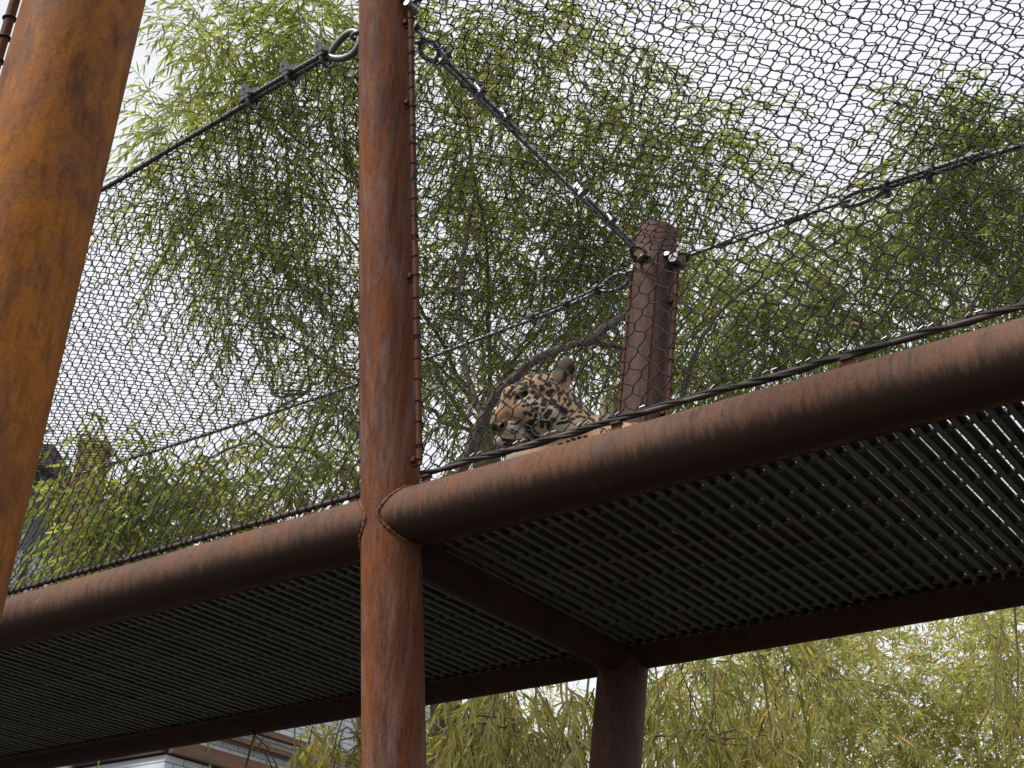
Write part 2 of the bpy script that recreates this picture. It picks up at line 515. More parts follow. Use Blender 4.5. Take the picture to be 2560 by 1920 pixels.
# rod along the top of the near beam, left bay, with tabs
RODZ = 0.116
part('lacing_rod', MB().tube(line((-3.6, 0, RODZ), (-0.13, 0, RODZ), 12), 0.0088, 10), M['rod'], beam_n)
part('lacing_rod', MB().tube(line((0.1, 0, 0.122), (3.3, 0, 0.122), 12), 0.0075, 10), M['rod'], beam_n)
part('lacing_rod', MB().tube(line((-4.4, WD, 0.118), (-0.13, WD, 0.118), 12), 0.008, 8), M['rod'], beam_f)
part('lacing_rod', MB().tube(line((0.1, WD, 0.118), (3.3, WD, 0.118), 12), 0.008, 8), M['rod'], beam_f)
tab_me = MB().box((0, 0, 0), (0.030, 0.006, 0.052)).box((0.0, 0.0, 0.018), (0.03, 0.02, 0.006)).mesh('rod_tab', smooth=False)
tab_me.materials.append(M['rust_small'])
for x in (-0.149, -0.503, -1.141, -1.62, -2.2, -2.8, -3.4, 0.118, 0.747, 1.38, 2.0, 2.6):
    inst('rod_tab', tab_me, (x, 0, 0.094), beam_n)

# ------------------------------------------------------------------ deck
deck = thing('walkway_deck', 'dark slatted grating deck with spacer rods, seen from below between the beams', 'deck', (0, WD / 2, HD))
PITCH = 0.0432
y0, y1 = 0.066, WD - 0.068
L = y1 - y0
w, dep, fl, web = 0.0152, 0.0262, 0.0374, 0.0065
prof = np.array([(-w / 2, 0.0012), (-w / 2 + 0.0012, 0), (w / 2 - 0.0012, 0), (w / 2, 0.0012), (w / 2, 0.0048), (web / 2, 0.0062), (web / 2, 0.020), (fl / 2, 0.0222), (fl / 2, dep), (-fl / 2, dep), (-fl / 2, 0.0222), (-web / 2, 0.020), (-web / 2, 0.0062), (-w / 2, 0.0048)])
def slat_mesh(k):
    n = len(prof); ny = 7
    V = []
    for i in range(ny):
        yy = -L / 2 + L * i / (ny - 1)
        bend = 0.0004 * math.sin(i * 1.7 + k) if 0 < i < ny - 1 else 0
        V += [(px + bend, yy, pz + bend * 0.6) for px, pz in prof]
    F = [[i * n + j, i * n + (j + 1) % n, (i + 1) * n + (j + 1) % n, (i + 1) * n + j] for i in range(ny - 1) for j in range(n)]
    me = MB().add(V, [np.array(F)]).add(np.array(V)[:n], [np.array([list(range(n))[::-1]])]).add(np.array(V)[-n:], [np.array([list(range(n))])]).mesh('slat', smooth=False)
    me.materials.append(M['slat'])
    return me
slat_me = [slat_mesh(k) for k in range(6)]
k0 = int((-3.75) / PITCH); k1 = int(2.5 / PITCH)
rs = random.Random(3)
for k in range(k0, k1):
    x = 0.913 + PITCH * k - PITCH * 21
    o = inst('slat', slat_me[rs.randrange(6)], (x + rs.uniform(-0.0005, 0.0005), WD / 2 + rs.uniform(-0.004, 0.004), HD + rs.uniform(-0.0012, 0.0012)), deck)
    o.rotation_euler = (0, 0, rs.uniform(-0.0005, 0.0005))
xa, xb = 0.913 + PITCH * (k0 - 21), 0.913 + PITCH * (k1 - 22)
for j in range(7):
    y = 0.19 + 0.159 * j
    xs = np.arange(xa, xb, PITCH / 6)
    ph = (xs - xa) / PITCH % 1.0
    # swollen collar in the middle of each gap
    r = 0.0050 + 0.0042 * np.clip(1 - np.abs(ph - 0.5) / 0.30, 0, 1) ** 0.6
    P = np.stack([xs, np.full_like(xs, y), np.full_like(xs, HD + 0.0105)], -1)
    part('spacer_rod', MB().tube(P, r, 10), M['spacer'], deck)

# ------------------------------------------------------------------ near leaning column
AX = np.array([0.5128, -1.5979, 0.0]); LEAN = np.array([0.00836, 0.01114, 1.0])
col_o = thing('support_post', 'thick orange rusted steel column standing in front of the walkway', 'post', (AX + LEAN * -H))
part('pipe', MB().tube(line(AX - LEAN * H, AX + LEAN * 2.6, 30), 0.11, 64), M['rust_column'], col_o, AX)
ro = np.array([-0.272, 0.0, 0])
m = MB().tube(line(AX + ro + LEAN * -0.6, AX + ro + LEAN * 2.4, 20), 0.0105, 12)
part('lacing_rod', m, M['rust_small'], col_o)
for z in (-0.2, 0.62, 1.4):
    part('rod_tab', MB().box(AX + ro * 0.68 + LEAN * z, (0.17, 0.008, 0.04)), M['rust_small'], col_o, smooth=False)
m = MB()
for z in np.arange(-0.5, 2.3, 0.068):
    c = AX + ro + LEAN * (z + rng.uniform(-0.01, 0.01))
    th = np.linspace(0, 2 * np.pi, 12, endpoint=False)
    m.tube(np.stack([c[0] + 0.0125 * np.cos(th), c[1] + 0.0125 * np.sin(th), c[2] + 0.002 * np.sin(th)], -1), 0.0028, 6, closed=True)
tag(part('lacing', m, M['net'], col_o), kind='stuff')

# ------------------------------------------------------------------ cables and fittings
def unit(v): v = np.asarray(v, float); return v / np.linalg.norm(v)

def rope(P, r, mat, parent, name='wire_rope', step=None, lobes=6, amp=0.30):
    P = resample(P, step or r * 0.5)
    return part(name, MB().tube(P, r, 18, lobes=lobes, lobe_amp=amp, pitch=r * 13), mat, parent, sharp=0)

def clamp(parent, p, tan, up, mat, size=1.0):
    """wire-rope grip: saddle, U-bolt and two nuts"""
    t = unit(tan); u = unit(np.asarray(up, float) - t * (np.asarray(up, float) @ t)); s = np.cross(t, u)
    B = np.stack([s, t, u], 1); k = size
    m = MB()
    m.box(p + u * 0.010 * k, (0.046 * k, 0.022 * k, 0.012 * k), B)
    m.box(p + u * 0.003 * k + s * 0.017 * k, (0.010 * k, 0.018 * k, 0.016 * k), B)
    m.box(p + u * 0.003 * k - s * 0.017 * k, (0.010 * k, 0.018 * k, 0.016 * k), B)
    c = part('clamp', m, mat, parent, smooth=False)
    th = np.linspace(0, np.pi, 13)
    U = [p + s * 0.0165 * k + u * 0.032 * k] + [p + s * 0.0165 * k * math.cos(a) - u * (0.010 * k + 0.0165 * k * math.sin(a)) for a in th] + [p - s * 0.0165 * k + u * 0.032 * k]
    part('u_bolt', MB().tube(U, 0.0045 * k, 10), mat, c)
    for q in (-1, 1):
        b = p + s * 0.0165 * k * q
        part('nut', MB().tube([b + u * 0.0165 * k, b + u * 0.026 * k], 0.0095 * k, 6), M['steel'], c, smooth=False)

def eye_loop(p, d, side, length, width, n=40):
    """teardrop from the throat p along d and back"""
    t = np.linspace(0, 1, n)
    a = 2 * np.pi * t
    x = length * 0.5 * (1 - np.cos(a)); y = width * 0.5 * np.sin(a) * np.sin(a / 2) ** 0.8
    return p + x[:, None] * d + y[:, None] * side

def shackle(parent, p, d, side, mat, k=1.0):
    """bow p + d, pin across side"""
    th = np.linspace(-0.25, np.pi + 0.25, 20)
    U = [p + side * 0.020 * k * math.cos(a) + d * (0.028 * k * math.sin(a)) for a in th]
    U = [p + side * 0.016 * k - d * 0.03 * k] + U + [p - side * 0.016 * k - d * 0.03 * k]
    s = part('shackle', MB().tube(U, 0.0068 * k, 12), mat, parent)
    part('pin', MB().tube([p - d * 0.026 * k - side * 0.032 * k, p - d * 0.026 * k + side * 0.032 * k], 0.0072 * k, 12), mat, s)
    part('pin_head', MB().tube([p - d * 0.026 * k + side * 0.030 * k, p - d * 0.026 * k + side * 0.042 * k], 0.012 * k, 6), mat, s, smooth=False)

UPZ = np.array([0, 0, 1.0])
# near top cable, left bay
CL = [(-0.155, -0.226, 1.675), (-0.30, -0.226, 1.665), (-0.47, -0.226, 1.655), (-0.62, -0.226, 1.643), (-1.07, -0.226, 1.603), (-1.38, -0.226, 1.575), (-2.2, -0.226, 1.53), (-3.4, -0.226, 1.53)]
CLc = catmull(CL, 20)
cb = thing('wire_rope_cable', 'dark twisted wire rope with three silver clamps and an eye at the reddish post', 'cable', (-0.3, -0.226, 1.66))
rope(CLc[np.array(CLc)[:, 0] < -0.24], 0.0088, M['rope'], cb)
tl = unit(np.array(CL[2]) - np.array(CL[1]))
throat = np.array([-0.245, -0.226, 1.668])
tail = np.array([p + np.array([0, -0.010, 0.013]) for p in CLc if -0.66 < p[0] < -0.235])
rope(tail, 0.0085, M['rope'], cb, 'rope_tail')
lp = eye_loop(throat, unit((1, 0.0, 0.10)), unit((-0.1, -0.15, 1)), 0.135, 0.115)
part('thimble', MB().tube(lp, 0.0125, 12), M['steel'], cb)
for x in (-0.262, -0.42, -0.60):
    i = int(np.argmin(np.abs(CLc[:, 0] - x)))
    clamp(cb, CLc[i] + np.array([0, -0.005, 0.007]), tl, (0.12, -0.35, 1), M['steel'], 1.5)
shackle(cb, np.array([-0.118, -0.222, 1.70]), unit((-1, 0, 0.05)), unit((0.0, 1, 0.25)), M['steel'], 1.05)

# near top cable, right bay (leaves the picture at once)
cbr = thing('wire_rope_cable', 'wire rope shackled high on the right side of the reddish post', 'cable', (0.2, -0.23, 1.74))
CR = catmull([(0.20, -0.231, 1.742), (0.5, -0.231, 1.735), (1.2, -0.231, 1.71), (2.2, -0.231, 1.70), (3.3, -0.231, 1.71)], 20)
rope(CR, 0.0088, M['rope'], cbr)
part('thimble', MB().tube(eye_loop(np.array([0.235, -0.231, 1.741]), unit((-1, 0, 0)), unit((0, 0.1, 1)), 0.10, 0.07), 0.0095, 12), M['steel'], cbr)
shackle(cbr, np.array([0.125, -0.231, 1.736]), unit((1, 0, 0.0)), unit((0, 1, 0.2)), M['bright_steel'], 1.15)
part('bolt', MB().tube([(0.112, -0.255, 1.70), (0.112, -0.20, 1.70)], 0.012, 10), M['bright_steel'], cbr)

# top cable across the roof, near post to far post
cbt = thing('wire_rope_cable', 'taut grey cable crossing under the mesh roof from the reddish post to the capped post', 'cable', (0, 0.6, 1.74))
TA, TB = np.array([0.0, -0.13, 1.748]), np.array([-0.018, 1.475, 1.712])
rope(line(TA + (TB - TA) * 0.13, TB - (TB - TA) * 0.055, 60), 0.0085, M['rope_pale'], cbt)
dT = unit(TB - TA)
for f0, f1 in ((0.10, 0.42), (0.70, 0.93)):
    rope(line(TA + (TB - TA) * f0 + np.array([0.012, 0, 0.010]), TA + (TB - TA) * f1 + np.array([0.012, 0, 0.010]), 30), 0.0082, M['rope_pale'], cbt, 'rope_tail')
for fr in (0.115, 0.245, 0.345, 0.665, 0.80):
    clamp(cbt, TA + (TB - TA) * fr + np.array([0.007, 0, 0.006]), dT, (0.9, 0.0, 0.5), M['rope_pale'], 1.3)
part('thimble', MB().tube(eye_loop(TA + dT * 0.20, -dT, unit((0.8, 0, 0.6)), 0.11, 0.07), 0.0095, 10), M['steel'], cbt)
part('thimble', MB().tube(eye_loop(TB - dT * 0.12, dT, unit((0.8, 0, 0.6)), 0.10, 0.065), 0.0095, 10), M['steel'], cbt)
shackle(cbt, TA + dT * 0.055, dT, unit((1, 0, 0.3)), M['steel'], 1.0)
shackle(cbt, TB - dT * 0.005, -dT, unit((1, 0, 0.3)), M['steel'], 1.15)

# far top cable, right bay, with turnbuckle
cfr = thing('wire_rope_cable', 'far cable with turnbuckle, eye and clamps, running from the right of the capped post', 'cable', (0.5, 1.55, 1.73))
A0 = np.array([0.105, 1.548, 1.722])
def frp(x): return np.array([x, 1.55, 1.722 + 0.012 * math.sin((x - 0.1) * 2.2) - 0.012 * x])
shackle(cfr, A0, unit((1, 0, 0.05)), unit((0.0, -1, 0.2)), M['steel'], 1.3)
part('pin_boss', MB().tube([A0 + np.array([-0.005, -0.055, -0.025]), A0 + np.array([-0.005, 0.02, -0.025])], 0.021, 16), M['steel'], cfr)
part('jaw_rod', MB().tube([frp(0.13), frp(0.34)], 0.0078, 10), M['steel'], cfr)
tb = MB()
for s in (-1, 1):
    tb.tube(line(frp(0.30) + np.array([0, 0.0, 0.013 * s]), frp(0.66) + np.array([0, 0.0, 0.013 * s]), 6), 0.0052, 8)
tb.tube([frp(0.28), frp(0.345)], 0.0155, 12); tb.tube([frp(0.58), frp(0.68)], 0.0165, 12)
part('turnbuckle', tb, M['steel'], cfr)
part('eye_rod', MB().tube([frp(0.62), frp(0.86)], 0.0085, 10), M['steel'], cfr)
part('thimble', MB().tube(eye_loop(frp(1.02), unit((-1, 0, 0)), unit((0, -0.3, 1)), 0.20, 0.062), 0.0105, 10), M['steel'], cfr)
rope(np.array([frp(x) for x in np.linspace(0.98, 3.4, 60)]), 0.0095, M['rope'], cfr)
rope(np.array([frp(x) + np.array([0, -0.008, 0.014]) for x in np.linspace(0.98, 1.40, 20)]), 0.0092, M['rope'], cfr, 'rope_tail')
for x in (1.005, 1.17, 1.335):
    clamp(cfr, frp(x) + np.array([0, -0.004, 0.004]), (1, 0, 0), (0.0, -0.5, -1), M['steel'], 1.25)

# far top cable, left bay
cfl = thing('wire_rope_cable', 'far cable sagging away from the left of the capped post with an eye and clamps', 'cable', (-0.5, 1.55, 1.68))
FLc = catmull([(-0.26, 1.55, 1.703), (-0.50, 1.55, 1.675), (-0.9, 1.55, 1.662), (-1.26, 1.55, 1.650), (-1.68, 1.55, 1.637), (-2.77, 1.55, 1.640), (-4.2, 1.55, 1.667)], 16)
rope(FLc, 0.0085, M['rope_pale'], cfl)
tail = np.array([p + np.array([0, -0.006, 0.013]) for p in FLc if p[0] > -0.68])
rope(tail, 0.008, M['rope'], cfl, 'rope_tail')
tf = unit((1, 0, 0.1))
part('thimble', MB().tube(eye_loop(np.array([-0.30, 1.55, 1.702]), tf, unit((-0.1, -0.2, 1)), 0.15, 0.085), 0.0095, 10), M['steel'], cfl)
for x in (-0.30, -0.47, -0.63):
    i = int(np.argmin(np.abs(FLc[:, 0] - x)))
    clamp(cfl, FLc[i] + np.array([0, -0.003, 0.006]), tf, (0.1, -0.5, -1), M['steel'], 1.15)
shackle(cfl, np.array([-0.128, 1.548, 1.722]), unit((-1, 0, 0)), unit((0, -1, 0.2)), M['steel'], 1.1)

# twisted lacing rope on the near rod, right bay
lr = thing('lacing_rope', 'twisted black lacing rope with small silver ferrules along the top of the streaked beam', 'rope', (0.9, -0.01, 0.122))
xs = np.arange(0.10, 3.2, 0.006)
for ph, rr_, rad in ((0.0, 0.0062, 0.0052), (2.3, 0.0060, 0.0044), (4.0, 0.0064, 0.0050)):
    a = xs * 2 * np.pi / 0.29 + ph + 0.9 * np.sin(xs * 4.1 + ph)
    P = np.stack([xs, rr_ * np.cos(a), 0.1225 + rr_ * np.sin(a) + 0.0025 * np.sin(xs * 9.0)], -1)
    part('strand', MB().tube(P, rad, 10, lobes=5, lobe_amp=0.15, pitch=0.05), M['black_rope'], lr, sharp=0)
fer = MB().tube([(-0.0075, 0, 0), (0.0075, 0, 0)], 0.0027, 10).mesh('ferrule', smooth=True)
autosmooth(fer); fer.materials.append(M['bright_steel'])
x = 0.14
rf = random.Random(5)
while x < 3.1:
    o = inst('ferrule', fer, (x, -0.009, 0.1345), lr, (0, -rf.uniform(0.1, 0.7), rf.uniform(-0.2, 0.2)))
    if rf.random() < 0.2:
        inst('ferrule', fer, (x + 0.024, -0.009, 0.1350), lr, (0, -rf.uniform(0.0, 0.5), 0))
    x += rf.uniform(0.085, 0.15)

# ------------------------------------------------------------------ cable mesh panels
def net_panel(name, label, x0, x1, bot, top, seed, r=0.00205, a=0.057, b=0.0335, bulge=0.0, knot=0.0125, shear=0.0):
    """bot(x), top(x): 3D border curves; hexagon-like knotted cable mesh between them"""
    g_ = np.random.default_rng(seed)
    hgt = np.linalg.norm(top(0.5 * (x0 + x1)) - bot(0.5 * (x0 + x1)))
    nj = max(2, int(round(hgt / b))); ni = max(2, int(round((x1 - x0) / a)))
    av = (x1 - x0) / ni
    ph = g_.uniform(0, 6.28, 8)
    xb = np.linspace(x0, x1, 200)
    Bc = np.array([bot(x) for x in xb]); Tc = np.array([top(x) for x in xb])
    def S(x, v):
        x = np.clip(x, x0, x1); v = np.clip(v, 0, 1)
        p = np.stack([np.interp(x, xb, Bc[:, k]) * (1 - v) + np.interp(x, xb, Tc[:, k]) * v for k in range(3)], -1)
        wob = np.sin(x * 2.1 + ph[0]) * np.sin(v * 3.14) * 0.012 + np.sin(x * 5.3 + v * 4 + ph[1]) * 0.004
        n = np.cross([1.0, 0, 0], Tc[100] - Bc[100]); n /= np.linalg.norm(n)
        p = p + n * (wob + bulge * np.sin(v * math.pi))[..., None]
        p[..., 0] += np.sin(v * 9 + x * 3 + ph[2]) * 0.006 + np.sin(x * 11 + ph[3]) * 0.004
        return p
    J, I = np.meshgrid(np.arange(nj + 1), np.arange(ni + 1), indexing='ij')
    X = x0 + av * (I + 0.5 * (J % 2)) + g_.normal(0, 0.0016, I.shape)
    Vv = J / nj + g_.normal(0, 0.0013, I.shape) / hgt
    kv = 0.5 * knot / hgt * (1 + 0.25 * g_.normal(size=I.shape))
    tilt = g_.normal(0, 0.0022, I.shape)
    Pt = S(X + tilt, Vv + kv); Pb = S(X - tilt, Vv - kv)
    segs = []; rad = []
    ok = (X >= x0 - 1e-6) & (X <= x1 + 1e-6)
    segs.append(np.stack([Pb[ok], Pt[ok]], 1)); rad.append(np.full(ok.sum(), r * 1.55))
    for j in range(nj):
        for di in ((0, -1) if j % 2 == 0 else (0, 1)):
            i2 = np.arange(ni + 1) + di
            m_ = (i2 >= 0) & (i2 <= ni)
            i1 = np.arange(ni + 1)[m_]; i2 = i2[m_]
            A = Pt[j, i1]; Bp = Pb[j + 1, i2]
            keep = ok[j, i1] & ok[j + 1, i2]
            A, Bp = A[keep], Bp[keep]
            # slightly bowed strand
            mid = 0.5 * (A + Bp); dirx = np.sign(Bp[:, 0] - A[:, 0])
            up = (Tc[100] - Bc[100]) / hgt
            q1 = 0.66 * A + 0.34 * Bp + up * 0.0012; q2 = 0.34 * A + 0.66 * Bp - up * 0.0012
            for p_, q_ in ((A, q1), (q1, q2), (q2, Bp)):
                segs.append(np.stack([p_, q_], 1)); rad.append(np.full(len(p_), r))
    Sg = np.concatenate(segs); Rd = np.concatenate(rad)
    D = Sg[:, 1] - Sg[:, 0]; Ln = np.linalg.norm(D, axis=1)
    good = Ln > 1e-4
    Sg, Rd, D, Ln = Sg[good], Rd[good], D[good], Ln[good]
    D /= Ln[:, None]
    nrm = np.cross([1.0, 0, 0], Tc[100] - Bc[100]); nrm /= np.linalg.norm(nrm)
    s1 = np.cross(D, nrm); s1 /= np.linalg.norm(s1, axis=1)[:, None] + 1e-9
    s2 = np.cross(D, s1)
    k = 4
    th = np.arange(k) * 2 * np.pi / k
    off = np.cos(th)[None, :, None] * s1[:, None] + np.sin(th)[None, :, None] * s2[:, None]
    off = off * Rd[:, None, None]
    e = D * (Rd * 0.5)[:, None]
    V = np.stack([Sg[:, 0, None] - e[:, None] + off, Sg[:, 1, None] + e[:, None] + off], 1).reshape(-1, 3)
    base = (np.arange(len(Sg)) * 2 * k)[:, None, None]
    kk = np.arange(k)
    F = np.stack([kk, (kk + 1) % k, k + (kk + 1) % k, k + kk], -1)[None] + base
    m = MB(); m.add(V, [F.reshape(-1, 4)])
    c = Bc[100]
    o = thing(name, label, 'mesh panel', c, 'black cable mesh panels of the walkway')
    tag(part('mesh', m, M['net'], o, smooth=True, sharp=0), kind='stuff')
    return o

def ringset(parent, pts, tans, R_, r_, both=False):
    m = MB()
    for p, t in zip(pts, tans):
        t = unit(t); u = unit(np.cross(t, (0.3, 0.9, 0.2))); v = np.cross(t, u)
        th = np.linspace(0, 2 * np.pi, 10, endpoint=False)
        sk = rng.normal(0, 0.002)
        m.tube(p + R_ * (np.cos(th)[:, None] * u + np.sin(th)[:, None] * v) + t * (sk * np.sin(th))[:, None], r_, 5, closed=True)
    tag(part('lacing', m, M['net'], parent), kind='stuff')

def cable_fn(C):
    C = np.asarray(C); o = np.argsort(C[:, 0])
    C = C[o]
    return lambda x: np.array([x, np.interp(x, C[:, 0], C[:, 1]), np.interp(x, C[:, 0], C[:, 2])])
cl_f = cable_fn(np.concatenate([CLc, [[-0.1, -0.226, 1.66]]])); cr_f = cable_fn(np.concatenate([CR, [[0.1, -0.231, 1.735]]]))
fl_f = cable_fn(np.concatenate([FLc, [[-0.1, 1.55, 1.69]]])); fr_f = lambda x: frp(x)

n1 = net_panel('mesh_panel', 'black cable mesh wall hung from the clamped rope, left of the reddish post', -3.5, -0.108, lambda x: np.array([x, 0, RODZ]), cl_f, 1, bulge=0.01)
n2 = net_panel('mesh_panel', 'black cable mesh wall in front of the resting jaguar', 0.11, 3.2, lambda x: np.array([x, 0, 0.125]), cr_f, 2, bulge=0.012)
n3 = net_panel('mesh_panel', 'black cable mesh roof over the bay left of the crossing cable', -4.0, -0.01, cl_f, fl_f, 3, bulge=-0.03)
n4 = net_panel('mesh_panel', 'black cable mesh roof over the bay above the jaguar', 0.0, 3.2, cr_f, fr_f, 4, bulge=-0.03)
n5 = net_panel('mesh_panel', 'black cable mesh wall on the far side, left of the capped post', -4.3, -0.115, lambda x: np.array([x, WD, 0.12]), fl_f, 5)
n6 = net_panel('mesh_panel', 'black cable mesh wall on the far side, right of the capped post', 0.10, 3.2, lambda x: np.array([x, WD, 0.12]), fr_f, 6)
for npn, ax, dx, (za, zb) in ((n2, near_axis, 0.108, (0.2, 1.68)), (n1, near_axis, -0.106, (0.2, 1.66)), (n6, far_axis, 0.112, (0.2, 1.68)), (n5, far_axis, -0.112, (0.2, 1.68))):
    zs = np.arange(za, zb, 0.066) + rng.uniform(-0.008, 0.008, len(np.arange(za, zb, 0.066)))
    zs = np.concatenate([zs, zs[::5] + 0.007])
    ringset(npn, [ax(z) + np.array([dx, 0, 0]) for z in zs], [ax(z + 0.1) - ax(z) for z in zs], 0.0108, 0.0018)
xs = np.arange(-3.4, -0.13, 0.034) + rng.uniform(-0.006, 0.006, len(np.arange(-3.4, -0.13, 0.034)))
ringset(n1, [np.array([x, 0, RODZ]) for x in xs], [np.array([1, 0, rng.uniform(-0.5, 0.5)]) for x in xs], 0.0112, 0.0022)
xs = np.arange(-3.0, -0.25, 0.045)
ringset(n1, [cl_f(x) for x in xs], [np.array([1, 0, rng.uniform(-0.5, 0.5)]) for x in xs], 0.0100, 0.0017)
ringset(n5, [fl_f(x) for x in np.arange(-4.0, -0.3, 0.06)], [np.array([1, 0, rng.uniform(-0.5, 0.5)]) for x in np.arange(-4.0, -0.3, 0.06)], 0.0100, 0.0020)
ringset(n6, [fr_f(x) for x in np.arange(0.95, 3.0, 0.06)], [np.array([1, 0, rng.uniform(-0.5, 0.5)]) for x in np.arange(0.95, 3.0, 0.06)], 0.0112, 0.0020)

# ------------------------------------------------------------------ jaguar
# head laid out in millimetre-like units: x to the tail end, y down, w sideways; one unit = U metres
U = 1.975e-4
HA = at(1180 + 1000 / 5.926, 870 + 900 / 5.926, 4.02)        # where unit (1000, 900, 0) sits
ta = math.radians(12)
hx = RC[0]
hy = math.cos(ta) * RC[1] - math.sin(ta) * RC[2]
hw = np.cross(hx, hy)
HB = np.stack([hx, -hy, hw], 1)                              # columns: x, y(down), w (towards the open side)
def hp(x, y, w=0.0): return HA + HB @ (np.array([x - 1000.0, y - 900.0, w]) * U)

class SDF:
    def __init__(self, lo, hi, h):
        self.lo = np.array(lo, float); self.h = h
        self.n = np.ceil((np.array(hi) - self.lo) / h).astype(int) + 1
        self.f = np.full(self.n, 1.0, np.float32)
    def block(self, lo, hi):
        a = np.clip(np.floor((lo - self.lo) / self.h).astype(int), 0, self.n); b = np.clip(np.ceil((hi - self.lo) / self.h).astype(int) + 1, 0, self.n)
        sl = tuple(slice(i, j) for i, j in zip(a, b))
        ax = [(self.lo[k] + self.h * np.arange(a[k], b[k])).astype(np.float32) for k in range(3)]
        return sl, np.stack(np.meshgrid(*ax, indexing='ij'), -1)
    def smin(self, sl, d, k):
        f = self.f[sl]
        hh = np.clip(0.5 + 0.5 * (f - d) / k, 0, 1)
        self.f[sl] = f * (1 - hh) + d * hh - k * hh * (1 - hh)
    def smax_neg(self, sl, d, k):
        f = self.f[sl]; d = -d
        hh = np.clip(0.5 - 0.5 * (f - d) / k, 0, 1)
        self.f[sl] = f * (1 - hh) + d * hh + k * hh * (1 - hh)
    def ell(self, c, r, B=None, k=0.012, cut=False):
        c = np.array(c); r = np.array(r, float); B = np.eye(3) if B is None else np.asarray(B)
        R_ = r.max() + 0.05
        sl, P = self.block(c - R_, c + R_)
        if P.size == 0: return
        q = (P - c.astype(np.float32)) @ B.astype(np.float32)
        k0_ = np.linalg.norm(q / r, axis=-1); k1_ = np.linalg.norm(q / (r * r), axis=-1) + 1e-6
        d = k0_ * (k0_ - 1.0) / k1_
        (self.smax_neg if cut else self.smin)(sl, d.astype(np.float32), k)
    def cap(self, a, b, ra, rb, k=0.02):
        a, b = np.array(a, float), np.array(b, float)
        R_ = max(ra, rb) + 0.05
        sl, P = self.block(np.minimum(a, b) - R_, np.maximum(a, b) + R_)
        if P.size == 0: return
        ab = (b - a)
        t = np.clip(((P - a) @ ab) / (ab @ ab), 0, 1)
        d = np.linalg.norm(P - a - t[..., None] * ab, axis=-1) - (ra + (rb - ra) * t)
        self.smin(sl, d.astype(np.float32), k)
    def mesh(self):
        f = self.f; s = f < 0
        c = s[:-1, :-1, :-1].astype(np.int8)
        tot = np.zeros(np.array(f.shape) - 1, np.int8)
        for dx in (0, 1):
            for dy in (0, 1):
                for dz in (0, 1):
                    tot += s[dx:f.shape[0] - 1 + dx, dy:f.shape[1] - 1 + dy, dz:f.shape[2] - 1 + dz]
        act = (tot > 0) & (tot < 8)
        idx = np.argwhere(act)
        vid = np.full(act.shape, -1, np.int64); vid[act] = np.arange(len(idx))
        acc = np.zeros((len(idx), 3)); cnt = np.zeros(len(idx))
        corners = [(a, b, c_) for a in (0, 1) for b in (0, 1) for c_ in (0, 1)]
        for c0 in corners:
            for ax in range(3):
                if c0[ax] == 1: continue
                c1 = list(c0); c1[ax] = 1
                f0 = f[idx[:, 0] + c0[0], idx[:, 1] + c0[1], idx[:, 2] + c0[2]]; f1 = f[idx[:, 0] + c1[0], idx[:, 1] + c1[1], idx[:, 2] + c1[2]]
                m = (f0 < 0) != (f1 < 0)
                t = f0[m] / (f0[m] - f1[m])
                p = np.tile(np.array(c0, float), (m.sum(), 1)); p[:, ax] += t
                acc[m] += p; cnt[m] += 1
        V = self.lo + self.h * (idx + acc / cnt[:, None])
        Q = []
        for ax in range(3):
            u, v = (ax + 1) % 3, (ax + 2) % 3
            sa = [slice(1, -1)] * 3; sb = [slice(1, -1)] * 3
            sa[ax] = slice(0, -1); sb[ax] = slice(1, None)
            A, B_ = s[tuple(sa)], s[tuple(sb)]
            off = np.array([1, 1, 1]); off[ax] = 0
            for flip, m in ((False, A & ~B_), (True, ~A & B_)):
                e = np.argwhere(m) + off
                def cell(du, dv):
                    q = e.copy(); q[:, u] -= du; q[:, v] -= dv
                    return vid[q[:, 0], q[:, 1], q[:, 2]]
                quad = np.stack([cell(1, 1), cell(0, 1), cell(0, 0), cell(1, 0)], -1)
                if flip: quad = quad[:, ::-1]
                Q.append(quad)
        Q = np.concatenate(Q)
        return V, Q[(Q >= 0).all(1)]

S_ = SDF((-0.02, -0.06, -0.02), (1.35, 1.16, 0.62), 0.0042)
def he(x, y, w, rx, ry, rw, ang=0.0, k=60):
    c, s = math.cos(math.radians(ang)), math.sin(math.radians(ang))
    B = HB @ np.array([[c, -s, 0], [s, c, 0], [0, 0, 1.0]])
    S_.ell(hp(x, y, w), (rx * U, ry * U, rw * U), B, k * U)
def hcap(a, b, ra, rb, k=70): S_.cap(hp(*a), hp(*b), ra * U, rb * U, k * U)
he(1040, 650, 0, 400, 300, 330)                      # cranium
he(700, 745, 0, 275, 225, 235)                       # brow
for s in (-1, 1):
    he(690, 690, 120 * s, 160, 110, 110, -25)        # brow ridges
    he(900, 960, 170 * s, 330, 260, 190, 10)         # cheeks
    he(1180, 1040, 190 * s, 260, 270, 190)           # jaw muscle and ruff
hcap((640, 840, 0), (405, 1105, 0), 195, 132)        # bridge of the nose
he(352, 1158, 0, 88, 70, 95, -30, 30)                # nose pad
for s in (-1, 1):
    he(585, 1215, 85 * s, 215, 125, 110, 12, 40)     # whisker pads
hcap((430, 1395, 0), (980, 1330, 0), 98, 175)        # chin and lower jaw
he(420, 1375, 0, 90, 95, 95, 0, 40)
hcap((1240, 870, 0), (1640, 1370, 0), 335, 345, 120) # neck
